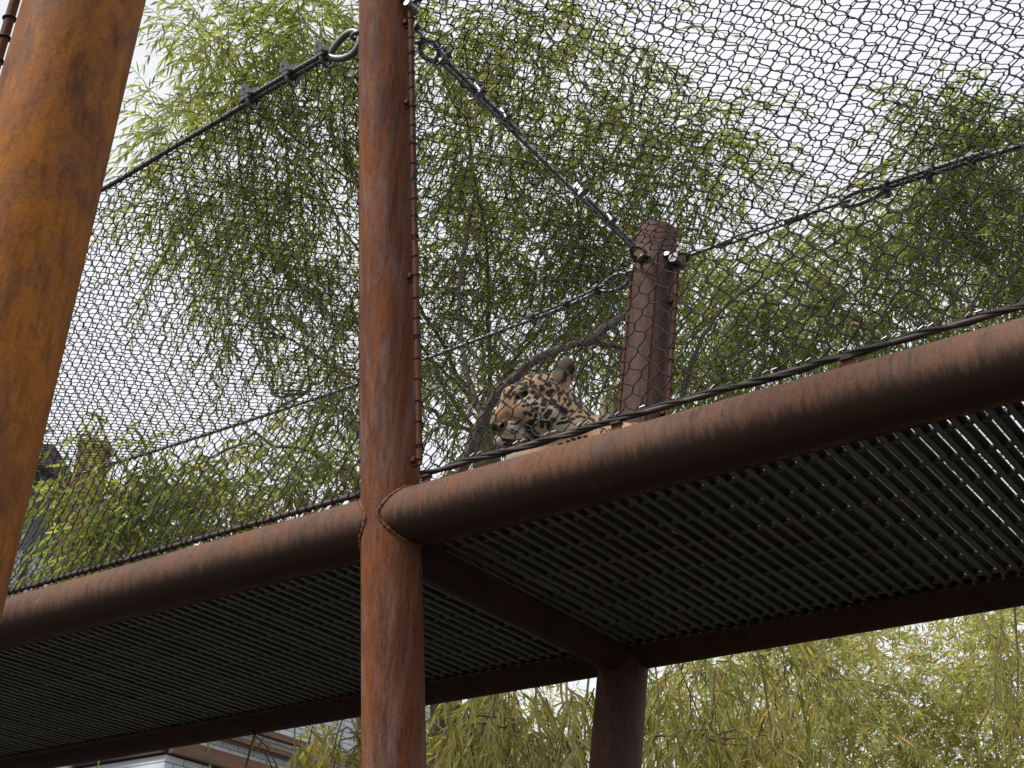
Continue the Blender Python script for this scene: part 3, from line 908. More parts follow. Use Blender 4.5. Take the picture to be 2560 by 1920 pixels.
# ears
for s in (-1, 1):
    he(1362, 372, 215 * s, 150, 218, 62, 26, 25)
    he(1290, 540, 205 * s, 165, 130, 95, 26, 60)
    c, s2 = math.cos(math.radians(26)), math.sin(math.radians(26))
    B = HB @ np.array([[c, -s2, 0], [s2, c, 0], [0, 0, 1.0]])
    S_.ell(hp(1440, 430, 275 * s), (78 * U, 150 * U, 66 * U), B, 14 * U, cut=True)
# eye socket
for s in (-1, 1):
    S_.ell(hp(742, 752, 262 * s), (105 * U, 48 * U, 60 * U), HB @ np.array([[0.90, 0.43, 0], [-0.43, 0.90, 0], [0, 0, 1.0]]), 30 * U, cut=True)
    S_.ell(hp(468, 1185, 128 * s), (48 * U, 24 * U, 45 * U), HB @ np.array([[0.6, 0.8, 0], [-0.8, 0.6, 0], [0, 0, 1.0]]), 14 * U, cut=True)
# body, resting flat on the deck (deck top is z = 0.0)
nk = hp(1640, 1370, 0)
sh = np.array([0.66, 0.44, 0.150])
S_.cap(nk, sh, 345 * U, 0.150, 0.05)
S_.cap(sh, (0.82, 0.68, 0.150), 0.158, 0.150, 0.05)
S_.cap((0.82, 0.68, 0.150), (0.95, 0.92, 0.145), 0.150, 0.142, 0.05)
S_.ell((0.97, 0.90, 0.14), (0.17, 0.13, 0.135), None, 0.05)
S_.cap((1.05, 0.86, 0.10), (1.00, 0.62, 0.07), 0.095, 0.062, 0.03)     # thigh
S_.cap((1.00, 0.62, 0.062), (1.16, 0.74, 0.04), 0.050, 0.034, 0.02)    # shank
S_.cap((1.16, 0.74, 0.040), (1.10, 0.62, 0.035), 0.036, 0.036, 0.02)
S_.cap((0.98, 1.02, 0.12), (1.10, 1.06, 0.05), 0.045, 0.030, 0.03)     # tail
S_.cap((1.10, 1.06, 0.05), (1.22, 0.98, 0.032), 0.030, 0.022, 0.02)
# forelegs: upper arm down to the deck, forearm forward under the chin
elb = hp(1900, 1560, 150)
S_.cap(sh + np.array([0, -0.10, 0.0]), elb, 0.085, 0.058, 0.03)
paw = hp(930, 1690, 110)
S_.cap(elb, paw, 0.056, 0.042, 0.02)
S_.ell(paw + HB @ np.array([-0.025, 0.0, 0.0]), (0.062, 0.036, 0.046), HB, 0.012)
elb2 = np.array([0.60, 0.52, 0.06])
S_.cap(sh + np.array([0.02, 0.10, -0.02]), elb2, 0.08, 0.055, 0.03)
S_.cap(elb2, (0.30, 0.36, 0.05), 0.05, 0.042, 0.02)
V, Q = S_.mesh()
# refine the head so that its markings stay crisp
loc = (V - HA) @ HB / U + np.array([1000.0, 900.0, 0])
inh = (loc[:, 0] > 200) & (loc[:, 0] < 2000) & (loc[:, 1] < 1560) & (loc[:, 1] > 120)
qh = inh[Q].all(1)
Qh, Qb = Q[qh], Q[~qh]
st = np.linspace(0, 1, 3)
uu, vv = np.meshgrid(st, st, indexing='ij')
W4 = np.stack([(1 - uu) * (1 - vv), uu * (1 - vv), uu * vv, (1 - uu) * vv], -1).reshape(9, 4)
PH = np.einsum('kc,ncd->nkd', W4, V[Qh]).reshape(-1, 3)
PA = np.concatenate([V, PH])
key = np.round(PA * 2e5).astype(np.int64)
_, first, inv = np.unique(key, axis=0, return_index=True, return_inverse=True)
inv = inv.ravel()
NV = PA[first]
hid = inv[len(V):].reshape(-1, 9)
fq = []
for i in range(2):
    for j in range(2):
        fq.append(np.stack([hid[:, i * 3 + j], hid[:, (i + 1) * 3 + j], hid[:, (i + 1) * 3 + j + 1], hid[:, i * 3 + j + 1]], -1))
QQ = np.concatenate([inv[:len(V)][Qb]] + fq)
used = np.unique(QQ); remap = np.full(len(NV), -1); remap[used] = np.arange(len(used))
NV = NV[used]; QQ = remap[QQ]
# relax once
def relax(P, Q_, it=2):
    for _ in range(it):
        acc = np.zeros_like(P); cnt = np.zeros(len(P))
        for a in range(4):
            for b in (1, 3):
                np.add.at(acc, Q_[:, a], P[Q_[:, (a + b) % 4]]); np.add.at(cnt, Q_[:, a], 1)
        P = 0.5 * P + 0.5 * acc / np.maximum(cnt, 1)[:, None]
    return P
NV = relax(NV, QQ, 2)
loc = (NV - HA) @ HB / U + np.array([1000.0, 900.0, 0])
lx, ly, lw = loc[:, 0], loc[:, 1], np.abs(loc[:, 2])

def vnoise(P, sc, seed):
    g_ = np.random.default_rng(seed); T = g_.random((32, 32, 32))
    q = P * sc; i = np.floor(q).astype(int); fr = q - i; fr = fr * fr * (3 - 2 * fr)
    out = 0
    for a in (0, 1):
        for b in (0, 1):
            for c in (0, 1):
                wgt = (fr[:, 0] if a else 1 - fr[:, 0]) * (fr[:, 1] if b else 1 - fr[:, 1]) * (fr[:, 2] if c else 1 - fr[:, 2])
                out = out + wgt * T[(i[:, 0] + a) % 32, (i[:, 1] + b) % 32, (i[:, 2] + c) % 32]
    return out
nz1, nz2, nz3 = vnoise(NV, 60, 1), vnoise(NV, 170, 2), vnoise(NV, 330, 3)
def sm(x, a, b): t = np.clip((x - a) / (b - a), 0, 1); return t * t * (3 - 2 * t)
def lerp(c, d, t): return c * (1 - t[:, None]) + np.array(d)[None] * t[:, None]
tan = np.array([0.42, 0.285, 0.165])
C_ = np.tile(tan, (len(NV), 1)) * (0.78 + 0.4 * nz1 * 0.6 + 0.25 * nz3)[:, None]
white = (0.56, 0.51, 0.43)
# pale areas: chin, lips, lower cheek, throat, round the eye, belly and inner legs
def blob(x, y, rx, ry, ang=0.0, soft=0.5, nz=0.25):
    a = math.radians(ang); dx, dy = lx - x, ly - y
    p = dx * math.cos(a) + dy * math.sin(a); q = -dx * math.sin(a) + dy * math.cos(a)
    d = np.sqrt((p / rx) ** 2 + (q / ry) ** 2) + (nz2 - 0.5) * nz
    return 1 - sm(d, 1 - soft, 1 + soft * 0.4)
headm = ((lx > 150) & (lx < 1620)).astype(float)
for b in ((430, 1400, 170, 130), (700, 1270, 260, 110), (1000, 1150, 230, 170), (1130, 1000, 190, 130), (1250, 1180, 260, 140), (740, 830, 120, 40, -30), (960, 1330, 300, 160), (560, 1320, 160, 80), (880, 880, 170, 60, -10), (520, 1260, 120, 80)):
    C_ = lerp(C_, white, 0.85 * blob(*b[:4], *(b[4:] or (0,)), soft=0.7) * headm)
C_ = lerp(C_, (0.60, 0.54, 0.43), 0.8 * sm(0.075 - NV[:, 2], 0, 0.05) * (1 - headm))
C_ = lerp(C_, (0.40, 0.35, 0.28), 0.8 * blob(760, 1680, 420, 150, 0, soft=0.6))
# orange-brown nose bridge
C_ = lerp(C_, (0.36, 0.20, 0.10), 0.6 * blob(430, 960, 150, 170, -35, soft=0.6))
C_ = lerp(C_, (0.20, 0.13, 0.09), 0.8 * blob(360, 1070, 110, 90, -20, soft=0.7))
C_ = lerp(C_, (0.24, 0.14, 0.07), 0.55 * blob(600, 930, 60, 130, 30, soft=0.7))
black = (0.012, 0.010, 0.009)
SP = [(975, 400, 33, 27), (860, 447, 29, 29), (890, 402, 30, 14), (1015, 447, 23, 23), (735, 502, 44, 21, -15), (995, 490, 26, 21), (1010, 522, 21, 15),
      (680, 555, 30, 27), (740, 572, 32, 21), (800, 566, 21, 23), (880, 562, 40, 25), (915, 632, 37, 29), (1125, 606, 45, 31, 20), (1018, 629, 26, 17),
      (1062, 545, 22, 12), (1035, 676, 37, 23), (1262, 662, 16, 36, -30), (895, 712, 32, 26), (836, 801, 29, 25), (950, 791, 40, 27), (1135, 742, 42, 52, -30),
      (1182, 690, 42, 22, 20), (1270, 742, 17, 26), (1305, 736, 16, 30), (775, 851, 28, 21), (765, 921, 30, 16), (825, 919, 22, 17), (940, 892, 34, 17, -15), (887, 902, 16, 17),
      (1070, 841, 44, 27), (1055, 902, 50, 33), (1182, 870, 62, 52), (1240, 932, 37, 31), (1350, 1010, 54, 62, -20), (1298, 962, 42, 32), (1412, 906, 18, 28),
      (1280, 822, 12, 46), (1365, 826, 18, 32), (930, 981, 64, 24, -25), (1045, 986, 27, 25), (1130, 1022, 42, 48, 35), (1090, 1082, 40, 40), (795, 1031, 34, 21), (865, 1056, 26, 23),
      (940, 1061, 20, 24), (925, 1092, 14, 12), (1180, 1142, 48, 32, -20), (1030, 1202, 32, 30), (1122, 1212, 32, 50), (1040, 1162, 42, 14),
      (1500, 742, 20, 52, -20), (1552, 742, 24, 42, -15), (1622, 832, 32, 30), (1520, 842, 16, 62, -18), (1600, 912, 15, 48, -8), (1692, 912, 17, 52, -30), (1700, 1032, 44, 15, 30),
      (1560, 1082, 48, 14, -10), (1640, 1092, 32, 13), (1655, 1152, 34, 14), (1382, 1166, 54, 16, -18), (1290, 1182, 54, 16, -18), (1340, 1110, 40, 13, -18), (1460, 1000, 30, 18), (1470, 1120, 34, 13),
      (550, 690, 18, 46, 10), (530, 735, 22, 30), (488, 732, 14, 22), (482, 662, 12, 30, 25), (600, 640, 13, 42, 25), (640, 612, 14, 34, 40), (760, 642, 74, 14, -15), (790, 612, 34, 11, -15),
      (570, 772, 14, 26), (620, 720, 12, 40, 25), (1070, 380, 70, 18, 8), (1130, 430, 30, 14), (1180, 520, 28, 14, 30), (1340, 700, 14, 26), (1400, 740, 16, 34), (1440, 860, 13, 40, -15), (1580, 1010, 30, 16),
      (1760, 1000, 18, 50, -35), (1750, 1120, 44, 15, 30), (1800, 1180, 42, 15, 20), (1600, 1275, 30, 18), (1660, 1300, 24, 18), (1730, 1280, 26, 18), (1790, 1260, 26, 20), (1700, 1220, 40, 16), (1900, 1200, 16, 44, -20), (1850, 1230, 16, 34, -20),
      (660, 1150, 46, 8, -20), (720, 1120, 34, 8, -15), (600, 1245, 18, 13), (640, 1225, 20, 9, -20), (690, 1205, 26, 9, -20), (610, 1290, 26, 11, -8), (660, 1275, 20, 11), (710, 1260, 20, 8, -15), (590, 1160, 18, 11), (640, 1180, 20, 11),
      (1300, 1480, 30, 18), (1400, 1450, 26, 18), (1480, 1420, 30, 16), (1560, 1400, 26, 18), (1650, 1390, 30, 18), (1240, 1560, 28, 18), (1350, 1540, 30, 18), (1460, 1510, 26, 18), (1120, 1590, 30, 16), (1000, 1620, 26, 14),
      (850, 1160, 80, 8, -4), (880, 1190, 90, 9, -2), (900, 1130, 70, 7, -6), (840, 1215, 70, 10, 0)]
for sp in SP:
    a = sp[4] if len(sp) > 4 else 0
    C_ = lerp(C_, black, 0.97 * blob(sp[0], sp[1], sp[2] + 10, sp[3] + 10, a, soft=0.16, nz=0.35))
# open mouth corner, lip line, black fur under the chin
for b in ((870, 1300, 140, 72, 5), (900, 1370, 120, 80, 0), (560, 1395, 150, 30, 5), (410, 1300, 22, 70, -35), (480, 1375, 60, 22, 25), (560, 1440, 110, 36, -8), (700, 1400, 130, 30, 0)):
    C_ = lerp(C_, (0.010, 0.009, 0.009), 0.97 * blob(*b, soft=0.3, nz=0.3))
# eye patch and tear streak
C_ = lerp(C_, (0.008, 0.007, 0.006), 0.98 * blob(738, 750, 125, 58, -28, soft=0.22, nz=0.15))
C_ = lerp(C_, (0.010, 0.008, 0.007), 0.95 * blob(655, 830, 32, 85, 30, soft=0.35, nz=0.2))
C_ = lerp(C_, (0.42, 0.33, 0.21), 0.9 * blob(765, 812, 90, 18, -38, soft=0.4, nz=0.1))
C_ = lerp(C_, (0.07, 0.055, 0.048), 0.85 * blob(985, 755, 90, 26, 18, soft=0.4, nz=0.3))
# nose leather and nostril
C_ = lerp(C_, (0.028, 0.024, 0.024), 0.97 * blob(325, 1190, 95, 55, 12, soft=0.35, nz=0.15))
C_ = lerp(C_, (0.006, 0.006, 0.006), 0.98 * blob(465, 1186, 112, 54, -52, soft=0.25, nz=0.15))
C_ = lerp(C_, (0.02, 0.018, 0.018), 0.95 * blob(375, 1262, 30, 45, -30, soft=0.4, nz=0.15))
# ears: dark grey-brown backs, black inner shell, tan tuft
earm = blob(1365, 365, 200, 245, 26, soft=0.18, nz=0.2) * (lw > 120)
C_ = lerp(C_, (0.105, 0.082, 0.066), earm * 0.95)
C_ = lerp(C_, (0.21, 0.16, 0.12), earm * 0.8 * blob(1290, 440, 70, 130, 30, soft=0.7))
C_ = lerp(C_, (0.012, 0.010, 0.010), 0.97 * blob(1375, 470, 44, 110, 20, soft=0.35) * (lw > 100))
C_ = lerp(C_, (0.014, 0.012, 0.012), 0.9 * blob(1480, 390, 34, 90, 10, soft=0.4) * (lw > 100))
C_ = lerp(C_, (0.36, 0.20, 0.10), 0.9 * blob(1430, 505, 42, 80, 15, soft=0.4) * (lw > 100))
# rosettes on the body
bm = (1 - sm(-lx, -2000, -1850))
cells = []
gr = np.random.default_rng(9)
pts = NV[(lx > 1850)]
cell = pts[gr.choice(len(pts), 230)]
bi = np.where(lx > 1850)[0]
for c in cell:
    d = np.linalg.norm(NV[bi] - c, axis=1)
    r0 = gr.uniform(0.018, 0.034)
    nn = nz1[bi]
    ring = sm(d, r0 * 0.55, r0 * 0.72) * (1 - sm(d, r0 * 0.92, r0 * 1.1)) * sm(nz2[bi], 0.3, 0.5)
    C_[bi] = lerp(C_[bi], black, 0.95 * ring)
    C_[bi] = lerp(C_[bi], (0.36, 0.20, 0.08), 0.6 * (1 - sm(d, r0 * 0.4, r0 * 0.6)))
# fine fur mottling
C_ = C_ * (0.86 + 0.28 * nz3)[:, None]
me = mesh_arrays('body', NV - np.array([0.66, 0.44, 0.0]), [QQ])
ca = me.color_attributes.new('coat', 'FLOAT_COLOR', 'POINT')
ca.data.foreach_set('color', np.concatenate([np.clip(C_, 0, 1), np.ones((len(C_), 1))], 1).astype(np.float32).ravel())
t = NT('jaguar_coat')
a = t.new('ShaderNodeAttribute', attribute_name='coat')
fz = t.noise(t.coords((1, 1, 1)), 420.0, 4, 0.7)
c = t.mix(t.ramp(fz, [(0.35, (0.0, 0.0, 0.0)), (0.65, (0.35, 0.35, 0.35))]), a.outputs['Color'], t.mix(1.0, a.outputs['Color'], (1.5, 1.45, 1.35), 'MULTIPLY'))
t.base(c, 0.75, 0.0, 0.25)
t.b.inputs['Sheen Weight'].default_value = 0.15
t.bump(fz, 0.5, 0.002)
me.materials.append(t.m)
jag = thing('jaguar', 'spotted tan jaguar resting its head at the mesh above the beam', 'jaguar', (0.66, 0.44, 0.0))
inst('body', me, (0.66, 0.44, 0.0), jag)
t = NT('jaguar_eye'); t.base((0.05, 0.03, 0.008), 0.12, 0.0, 0.6); M['eye'] = t.m
t = NT('whisker'); t.base((0.75, 0.73, 0.70), 0.5); M['whisker'] = t.m
for s in (-1, 1):
    m = MB(); S2 = np.linspace(0, np.pi, 9); T2 = np.linspace(0, 2 * np.pi, 16, endpoint=False)
    c0 = hp(728, 755, 196 * s)
    VV = np.array([[math.sin(p) * math.cos(q), math.sin(p) * math.sin(q), math.cos(p)] for p in S2 for q in T2]) * 46 * U
    FF = np.array([[i * 16 + j, (i + 1) * 16 + j, (i + 1) * 16 + (j + 1) % 16, i * 16 + (j + 1) % 16] for i in range(8) for j in range(16)])
    part('eye', m.add(VV + c0, [FF]), M['eye'], jag, sharp=0)
rw = random.Random(4)
for s in (-1, 1):
    for k in range(6):
        b0 = np.array([560 + 24 * (k % 3) + rw.uniform(-10, 10), 1180 + 34 * (k // 3), 190 * s])
        d = np.array([rw.uniform(250, 420), rw.uniform(20, 190), rw.uniform(80, 220) * s])
        P = [hp(*(b0 + d * q + np.array([0, 60 * q * q, 0]))) for q in np.linspace(0, 1, 8)]
        part('whisker', MB().tube(P, np.linspace(0.00045, 0.00015, 8), 4), M['whisker'], jag, sharp=0)

# ------------------------------------------------------------------ trees
def leaves_from(base, d, length, width, g_):
    n = len(base)
    d = d / (np.linalg.norm(d, axis=1)[:, None] + 1e-9)
    rv = g_.normal(size=(n, 3))
    w_ = np.cross(d, rv); w_ /= np.linalg.norm(w_, axis=1)[:, None] + 1e-9
    nn = np.cross(w_, d)
    L_ = length[:, None]; W_ = width[:, None] * 0.5
    curl = g_.normal(0.0, 0.12, n)[:, None] * L_
    sag = np.zeros((n, 3)); sag[:, 2] = -0.10 * length
    p0 = base
    p1 = base + d * L_ * 0.33 + nn * curl * 0.3 + sag * 0.15
    p2 = base + d * L_ * 0.70 + nn * curl * 0.7 + sag * 0.5
    p3 = base + d * L_ * 1.0 + nn * curl + sag
    V = np.stack([p0, p1 + w_ * W_, p1 - w_ * W_, p2 + w_ * W_ * 0.75, p2 - w_ * W_ * 0.75, p3], 1).reshape(-1, 3)
    o = (np.arange(n) * 6)[:, None]
    F3 = np.concatenate([np.array([[0, 2, 1]]) + o, np.array([[3, 4, 5]]) + o])
    F4 = np.array([[1, 2, 4, 3]]) + o
    return V, F3, F4

def sprigs(p0, d0, length, nl, leaf_l, leaf_w, g_, droop=0.6, spread=0.7, hang=0.35):
    """twigs with alternate lanceolate leaves. returns leaf arrays, twig polyline arrays"""
    n = len(p0)
    d0 = d0 / (np.linalg.norm(d0, axis=1)[:, None] + 1e-9)
    G = np.array([0, 0, -1.0])
    def pos(t): return p0 + d0 * (length * t)[:, None] + G[None] * (droop * length * t * t)[:, None]
    def tan_(t): 
        v = d0 + G[None] * (2 * droop * t)[:, None]
        return v / np.linalg.norm(v, axis=1)[:, None]
    B_, D_, = [], []
    side0 = np.cross(d0, g_.normal(size=(n, 3))); side0 /= np.linalg.norm(side0, axis=1)[:, None] + 1e-9
    for k in range(nl):
        tt = np.full(n, (k + 0.6) / nl) + g_.normal(0, 0.02, n)
        tt = np.clip(tt, 0.03, 1)
        tg = tan_(tt)
        sgn = 1.0 if k % 2 else -1.0
        side = side0 * sgn * spread + g_.normal(0, 0.28, (n, 3))
        if k == nl - 1: side *= 0.2
        B_.append(pos(tt)); D_.append(tg * 0.75 + side + G[None] * hang)
    B_ = np.concatenate(B_); D_ = np.concatenate(D_)
    ll = leaf_l * g_.uniform(0.6, 1.25, len(B_)); lw_ = leaf_w * g_.uniform(0.7, 1.25, len(B_))
    leaf = leaves_from(B_, D_, ll, lw_, g_)
    tw = np.stack([pos(np.zeros(n)), pos(np.full(n, 0.35)), pos(np.full(n, 0.7)), pos(np.ones(n))], 1)
    return leaf, tw, len(B_)

def twig_mesh(tw, r0):
    n, k, _ = tw.shape
    rr_ = np.linspace(r0, r0 * 0.3, k)
    off = np.array([[1, 0, 0], [-0.5, 0.87, 0], [-0.5, -0.87, 0.3]])
    V = (tw[:, :, None] + off[None, None] * rr_[None, :, None, None]).reshape(-1, 3)
    F = []
    for i in range(k - 1):
        for j in range(3):
            F.append([i * 3 + j, i * 3 + (j + 1) % 3, (i + 1) * 3 + (j + 1) % 3, (i + 1) * 3 + j])
    F = (np.array(F)[None] + (np.arange(n) * k * 3)[:, None, None]).reshape(-1, 4)
    return V, F

def leaf_object(name, leaf, mat, parent, origin, g_, kind='stuff', hue_by=None, dry_p=0.012):
    V, F3, F4 = leaf
    me = mesh_arrays(name, V - np.array(origin), [F3, F4], smooth=False)
    n = len(V) // 6
    tint = np.clip(g_.beta(1.1, 1.4, n) + (0 if hue_by is None else hue_by), 0, 1)
    dry = g_.random(n) < dry_p
    tint[dry] = 1.0; tint[~dry] = np.minimum(tint[~dry], 0.93)
    ft = np.concatenate([tint, tint, tint]).astype(np.float32)
    at_ = me.attributes.new('tint', 'FLOAT', 'FACE')
    at_.data.foreach_set('value', ft)
    me.materials.append(mat)
    o = bpy.data.objects.new(name, me)
    link(o, parent, origin)
    if kind: tag(o, kind=kind)
    return o

def limb(mb, pts, r0, r1, n=8, wob=0.03, g_=rng):
    P = catmull(pts, n)
    P[1:-1] += g_.normal(0, wob, (len(P) - 2, 3)) * 0.4
    mb.tube(P, np.linspace(r0, r1, len(P)), 8)

def tree(name, label, clumps, dist, trunk_px, mat, seed, leaf=(0.10, 0.014), twig_len=0.5, nl=13, density=1.0, droop=0.55, hang=0.35, group=None, bark_m='bark', trunk_r=0.13, jit=0.8, spread=0.7):
    """clumps: (px, py, radius px, twigs, [extra distance])"""
    g_ = np.random.default_rng(seed)
    tb_ = at(trunk_px[0], trunk_px[1], dist); base = np.array([tb_[0], tb_[1], -H])
    o = thing(name, label, 'tree', base, group)
    P0, D0, TL = [], [], []
    hub = np.array([tb_[0], tb_[1], tb_[2]])
    trunk = MB(); br = MB()
    limb(trunk, [base, base * 0.5 + hub * 0.5 + np.array([0.08, 0.03, 0]), hub], trunk_r, trunk_r * 0.7, 10)
    for ic, c in enumerate(clumps):
        dd = dist + (c[4] if len(c) > 4 else 0) + g_.uniform(-jit, jit) * 0.5
        ctr = at(c[0], c[1], dd); rad = c[2] * dd / F_PX
        n = int(c[3] * density * 0.68)
        u = g_.normal(size=(n, 3)); u /= np.linalg.norm(u, axis=1)[:, None]
        rr_ = g_.random(n) ** 0.42
        p = ctr + u * rr_[:, None] * np.array([rad, rad, rad * 0.92])
        # a few sub-clusters make light and dark tufts
        k = max(3, n // 26)
        cc = ctr + g_.normal(size=(k, 3)) * rad * 0.52
        near_c = cc[g_.integers(0, k, n)]
        p = p * 0.52 + (near_c + g_.normal(size=(n, 3)) * rad * 0.17) * 0.48
        dirv = u * 0.7 + g_.normal(0, 0.45, (n, 3)) + np.array([0, 0, 0.12])
        P0.append(p); D0.append(dirv); TL.append(twig_len * g_.uniform(0.55, 1.3, n))
        if ic % 4: continue
        mid = hub * 0.55 + ctr * 0.45 + g_.normal(0, 0.18, 3) + np.array([0, 0, 0.15])
        limb(br, [hub + g_.normal(0, 0.05, 3), mid, ctr], trunk_r * 0.12, 0.005, 7, 0.05, g_)
        for q in cc[:6]:
            limb(br, [ctr * 0.6 + mid * 0.4, (ctr + q) * 0.5 + g_.normal(0, 0.05, 3), q], 0.007, 0.003, 4, 0.03, g_)
    P0 = np.concatenate(P0); D0 = np.concatenate(D0); TL = np.concatenate(TL)
    lf, tw, n = sprigs(P0, D0, TL, nl, leaf[0], leaf[1], g_, droop, spread, hang)
    part('trunk', trunk, M[bark_m], o)
    part('branches', br, M[bark_m], o)
    tv, tf_ = twig_mesh(tw, 0.0042)
    m = MB(); m.add(tv, [tf_])
    tag(part('twigs', m, M['twig'], o, smooth=False), kind='stuff')
    lo = leaf_object('crown', lf, mat, o, base + np.array([0, 0, 3.0]), g_, dry_p=0.045 if dist in (6.8, 17.0) else 0.012)
    return o

TG = 'willow-like trees behind the walkway'
tree('willow_tree', 'tall feathery willow-like tree filling the space behind the reddish post', [
    (560, 130, 190, 150), (440, 300, 110, 60), (700, 60, 220, 190), (640, 380, 190, 150), (820, 300, 190, 150), (780, 560, 160, 100), (620, 640, 150, 80), (420, 470, 110, 45), (860, 760, 130, 70),
    (720, 720, 120, 55), (530, 560, 130, 70), (700, 540, 140, 90), (600, 780, 110, 36), (790, 860, 110, 50), (480, 740, 90, 22), (870, 120, 160, 120),
    (1110, 110, 210, 190), (1240, 330, 240, 230), (1130, 580, 220, 200), (1400, 120, 210, 170), (1440, 480, 240, 220), (1580, 300, 210, 150), (1350, 720, 230, 210), (1090, 820, 200, 170),
    (1590, 660, 200, 160), (1720, 440, 160, 90), (1500, 900, 190, 140), (1810, 300, 110, 35), (1230, 960, 190, 150), (1870, 470, 110, 40), (1650, 130, 90, 30), (1000, 980, 150, 90)],
    9.0, (1215, 1080), M['leaf_willow'], 21, leaf=(0.092, 0.0135), nl=17, density=0.92, group=TG)
tree('willow_tree', 'bushy green tree beyond the turnbuckle cable, right of the capped post', [
    (2330, 330, 110, 70), (2470, 400, 160, 120), (2300, 540, 180, 150), (2540, 620, 200, 170), (2140, 700, 180, 140), (1930, 770, 180, 140), (1790, 880, 160, 110), (2380, 740, 190, 150), (2060, 600, 110, 45),
    (2520, 290, 100, 45), (1980, 900, 150, 90), (1690, 980, 130, 80), (2620, 450, 150, 90), (1760, 700, 150, 90), (2200, 830, 150, 90)],
    10.5, (1530, 1000), M['leaf_dark'], 22, leaf=(0.115, 0.018), nl=15, density=1.2, group=TG)
tree('willow_tree', 'loose light tree low behind the mesh between the orange column and the reddish post', [
    (850, 1050, 110, 50), (760, 1160, 110, 52), (620, 1210, 110, 46), (470, 1240, 120, 72), (340, 1280, 120, 90), (270, 1370, 110, 80), (170, 1120, 70, 14), (430, 1100, 70, 12), (690, 1020, 70, 8),
    (560, 1320, 140, 100), (290, 1150, 70, 20), (570, 1080, 60, 6), (860, 1180, 90, 50), (400, 1400, 130, 90), (190, 1230, 60, 12), (245, 1245, 70, 42)],
    8.0, (965, 1250), M['leaf_willow'], 23, leaf=(0.105, 0.0175), nl=12, density=0.95, droop=0.7, group=TG)
tree('pale_tree', 'pale yellow-green feathery tree seen under the deck beyond the drooping branches', [
    (1900, 1690, 230, 150), (2180, 1640, 250, 170), (2440, 1720, 250, 190), (2100, 1880, 250, 190), (2400, 1930, 260, 190), (1720, 1850, 200, 130), (2560, 1560, 180, 110), (1240, 1880, 180, 90), (2000, 1560, 150, 80), (2650, 1800, 200, 100)],
    17.0, (2250, 2100), M['leaf_pale'], 24, leaf=(0.11, 0.022), twig_len=0.8, nl=26, density=1.85, droop=0.25, hang=0.1, spread=0.9)
wl_t = tree('willow_tree', 'close tree with long drooping leafy branches hanging below the far beam', [
    (1240, 1790, 120, 60), (1400, 1880, 130, 75), (1130, 1890, 110, 55), (1720, 1730, 130, 60), (1850, 1820, 150, 70), (1960, 1640, 110, 36), (1640, 1870, 130, 70), (1300, 1700, 110, 40), 
    (850, 1850, 60, 12), (760, 1870, 50, 7), (1560, 1780, 90, 30), (1180, 1760, 90, 35)],
    6.8, (1300, 1930), M['leaf_droop'], 25, leaf=(0.110, 0.0125), twig_len=0.6, nl=15, density=0.75, droop=1.0, hang=0.9, group=TG, trunk_r=0.10)
# separate hanging branches of the close tree
g_ = np.random.default_rng(77)
bm_ = []
for k in range(5):
    n = 7
    p0 = np.stack([g_.normal(0, 0.03, n), g_.normal(0, 0.03, n), -np.linspace(0, 0.45, n)], -1)
    d0 = np.stack([g_.normal(0, 0.5, n), g_.normal(0, 0.5, n), np.full(n, -0.5)], -1)
    stem = MB().tube(np.array([[0, 0, 0.12], [0.01, 0.0, -0.1], [-0.01, 0.01, -0.3], [0, 0, -0.5]]), np.array([0.006, 0.005, 0.004, 0.002]), 5)
    lf, tw, cnt = sprigs(p0, d0, np.full(n, 0.32), 13, 0.112, 0.0130, g_, 0.8, 0.55, 0.9)
    V_, F3, F4 = lf
    nn_ = len(V_) // 6
    for q in range(n): stem.tube(tw[q], np.linspace(0.0035, 0.001, 4), 4)
    sv_ = np.concatenate(stem.V); sf4 = np.concatenate(stem.F[4]) + len(V_); sf3 = np.concatenate(stem.F[3]) + len(V_)
    me = mesh_arrays('hanging_branch', np.concatenate([V_, sv_]), [F3, F4, sf3, sf4], smooth=False)
    mi = np.zeros(len(F3) + len(F4) + len(sf3) + len(sf4), np.int32); mi[len(F3) + len(F4):] = 1
    me.polygons.foreach_set('material_index', mi)
    tint = np.clip(g_.beta(2, 2.2, nn_), 0, 0.93); tint[g_.random(nn_) < 0.03] = 1.0
    at_ = me.attributes.new('tint', 'FLOAT', 'FACE'); at_.data.foreach_set('value', np.concatenate([tint] * 3 + [np.zeros(len(sf3) + len(sf4))]).astype(np.float32))
    me.materials.append(M['leaf_droop'])
    me.materials.append(M['twig'])
    bm_.append(me)
for px, py in ((1120, 1760), (1190, 1720), (1270, 1700), (1340, 1690), (1420, 1690), (1470, 1720), (1640, 1690), (1700, 1670), (1760, 1650), (1830, 1640), (1890, 1620), (1960, 1610), (2030, 1600), (2060, 1640), (1780, 1740), (1880, 1720), (2500, 1540), (2460, 1560), (2540, 1580),
               (640, 1830), (740, 1800), (800, 1790), (860, 1790), (880, 1800), (1230, 1800), (1500, 1800), (1940, 1740), (2000, 1700)):
    p = at(px, py, 6.4 + g_.uniform(-0.6, 0.6))
    o = inst('hanging_branch', bm_[g_.integers(0, 5)], p, wl_t, (g_.normal(0, 0.25), g_.normal(0, 0.25), g_.uniform(0, 6.28)))
    sc = g_.uniform(0.75, 1.15); o.scale = (sc, sc, sc)

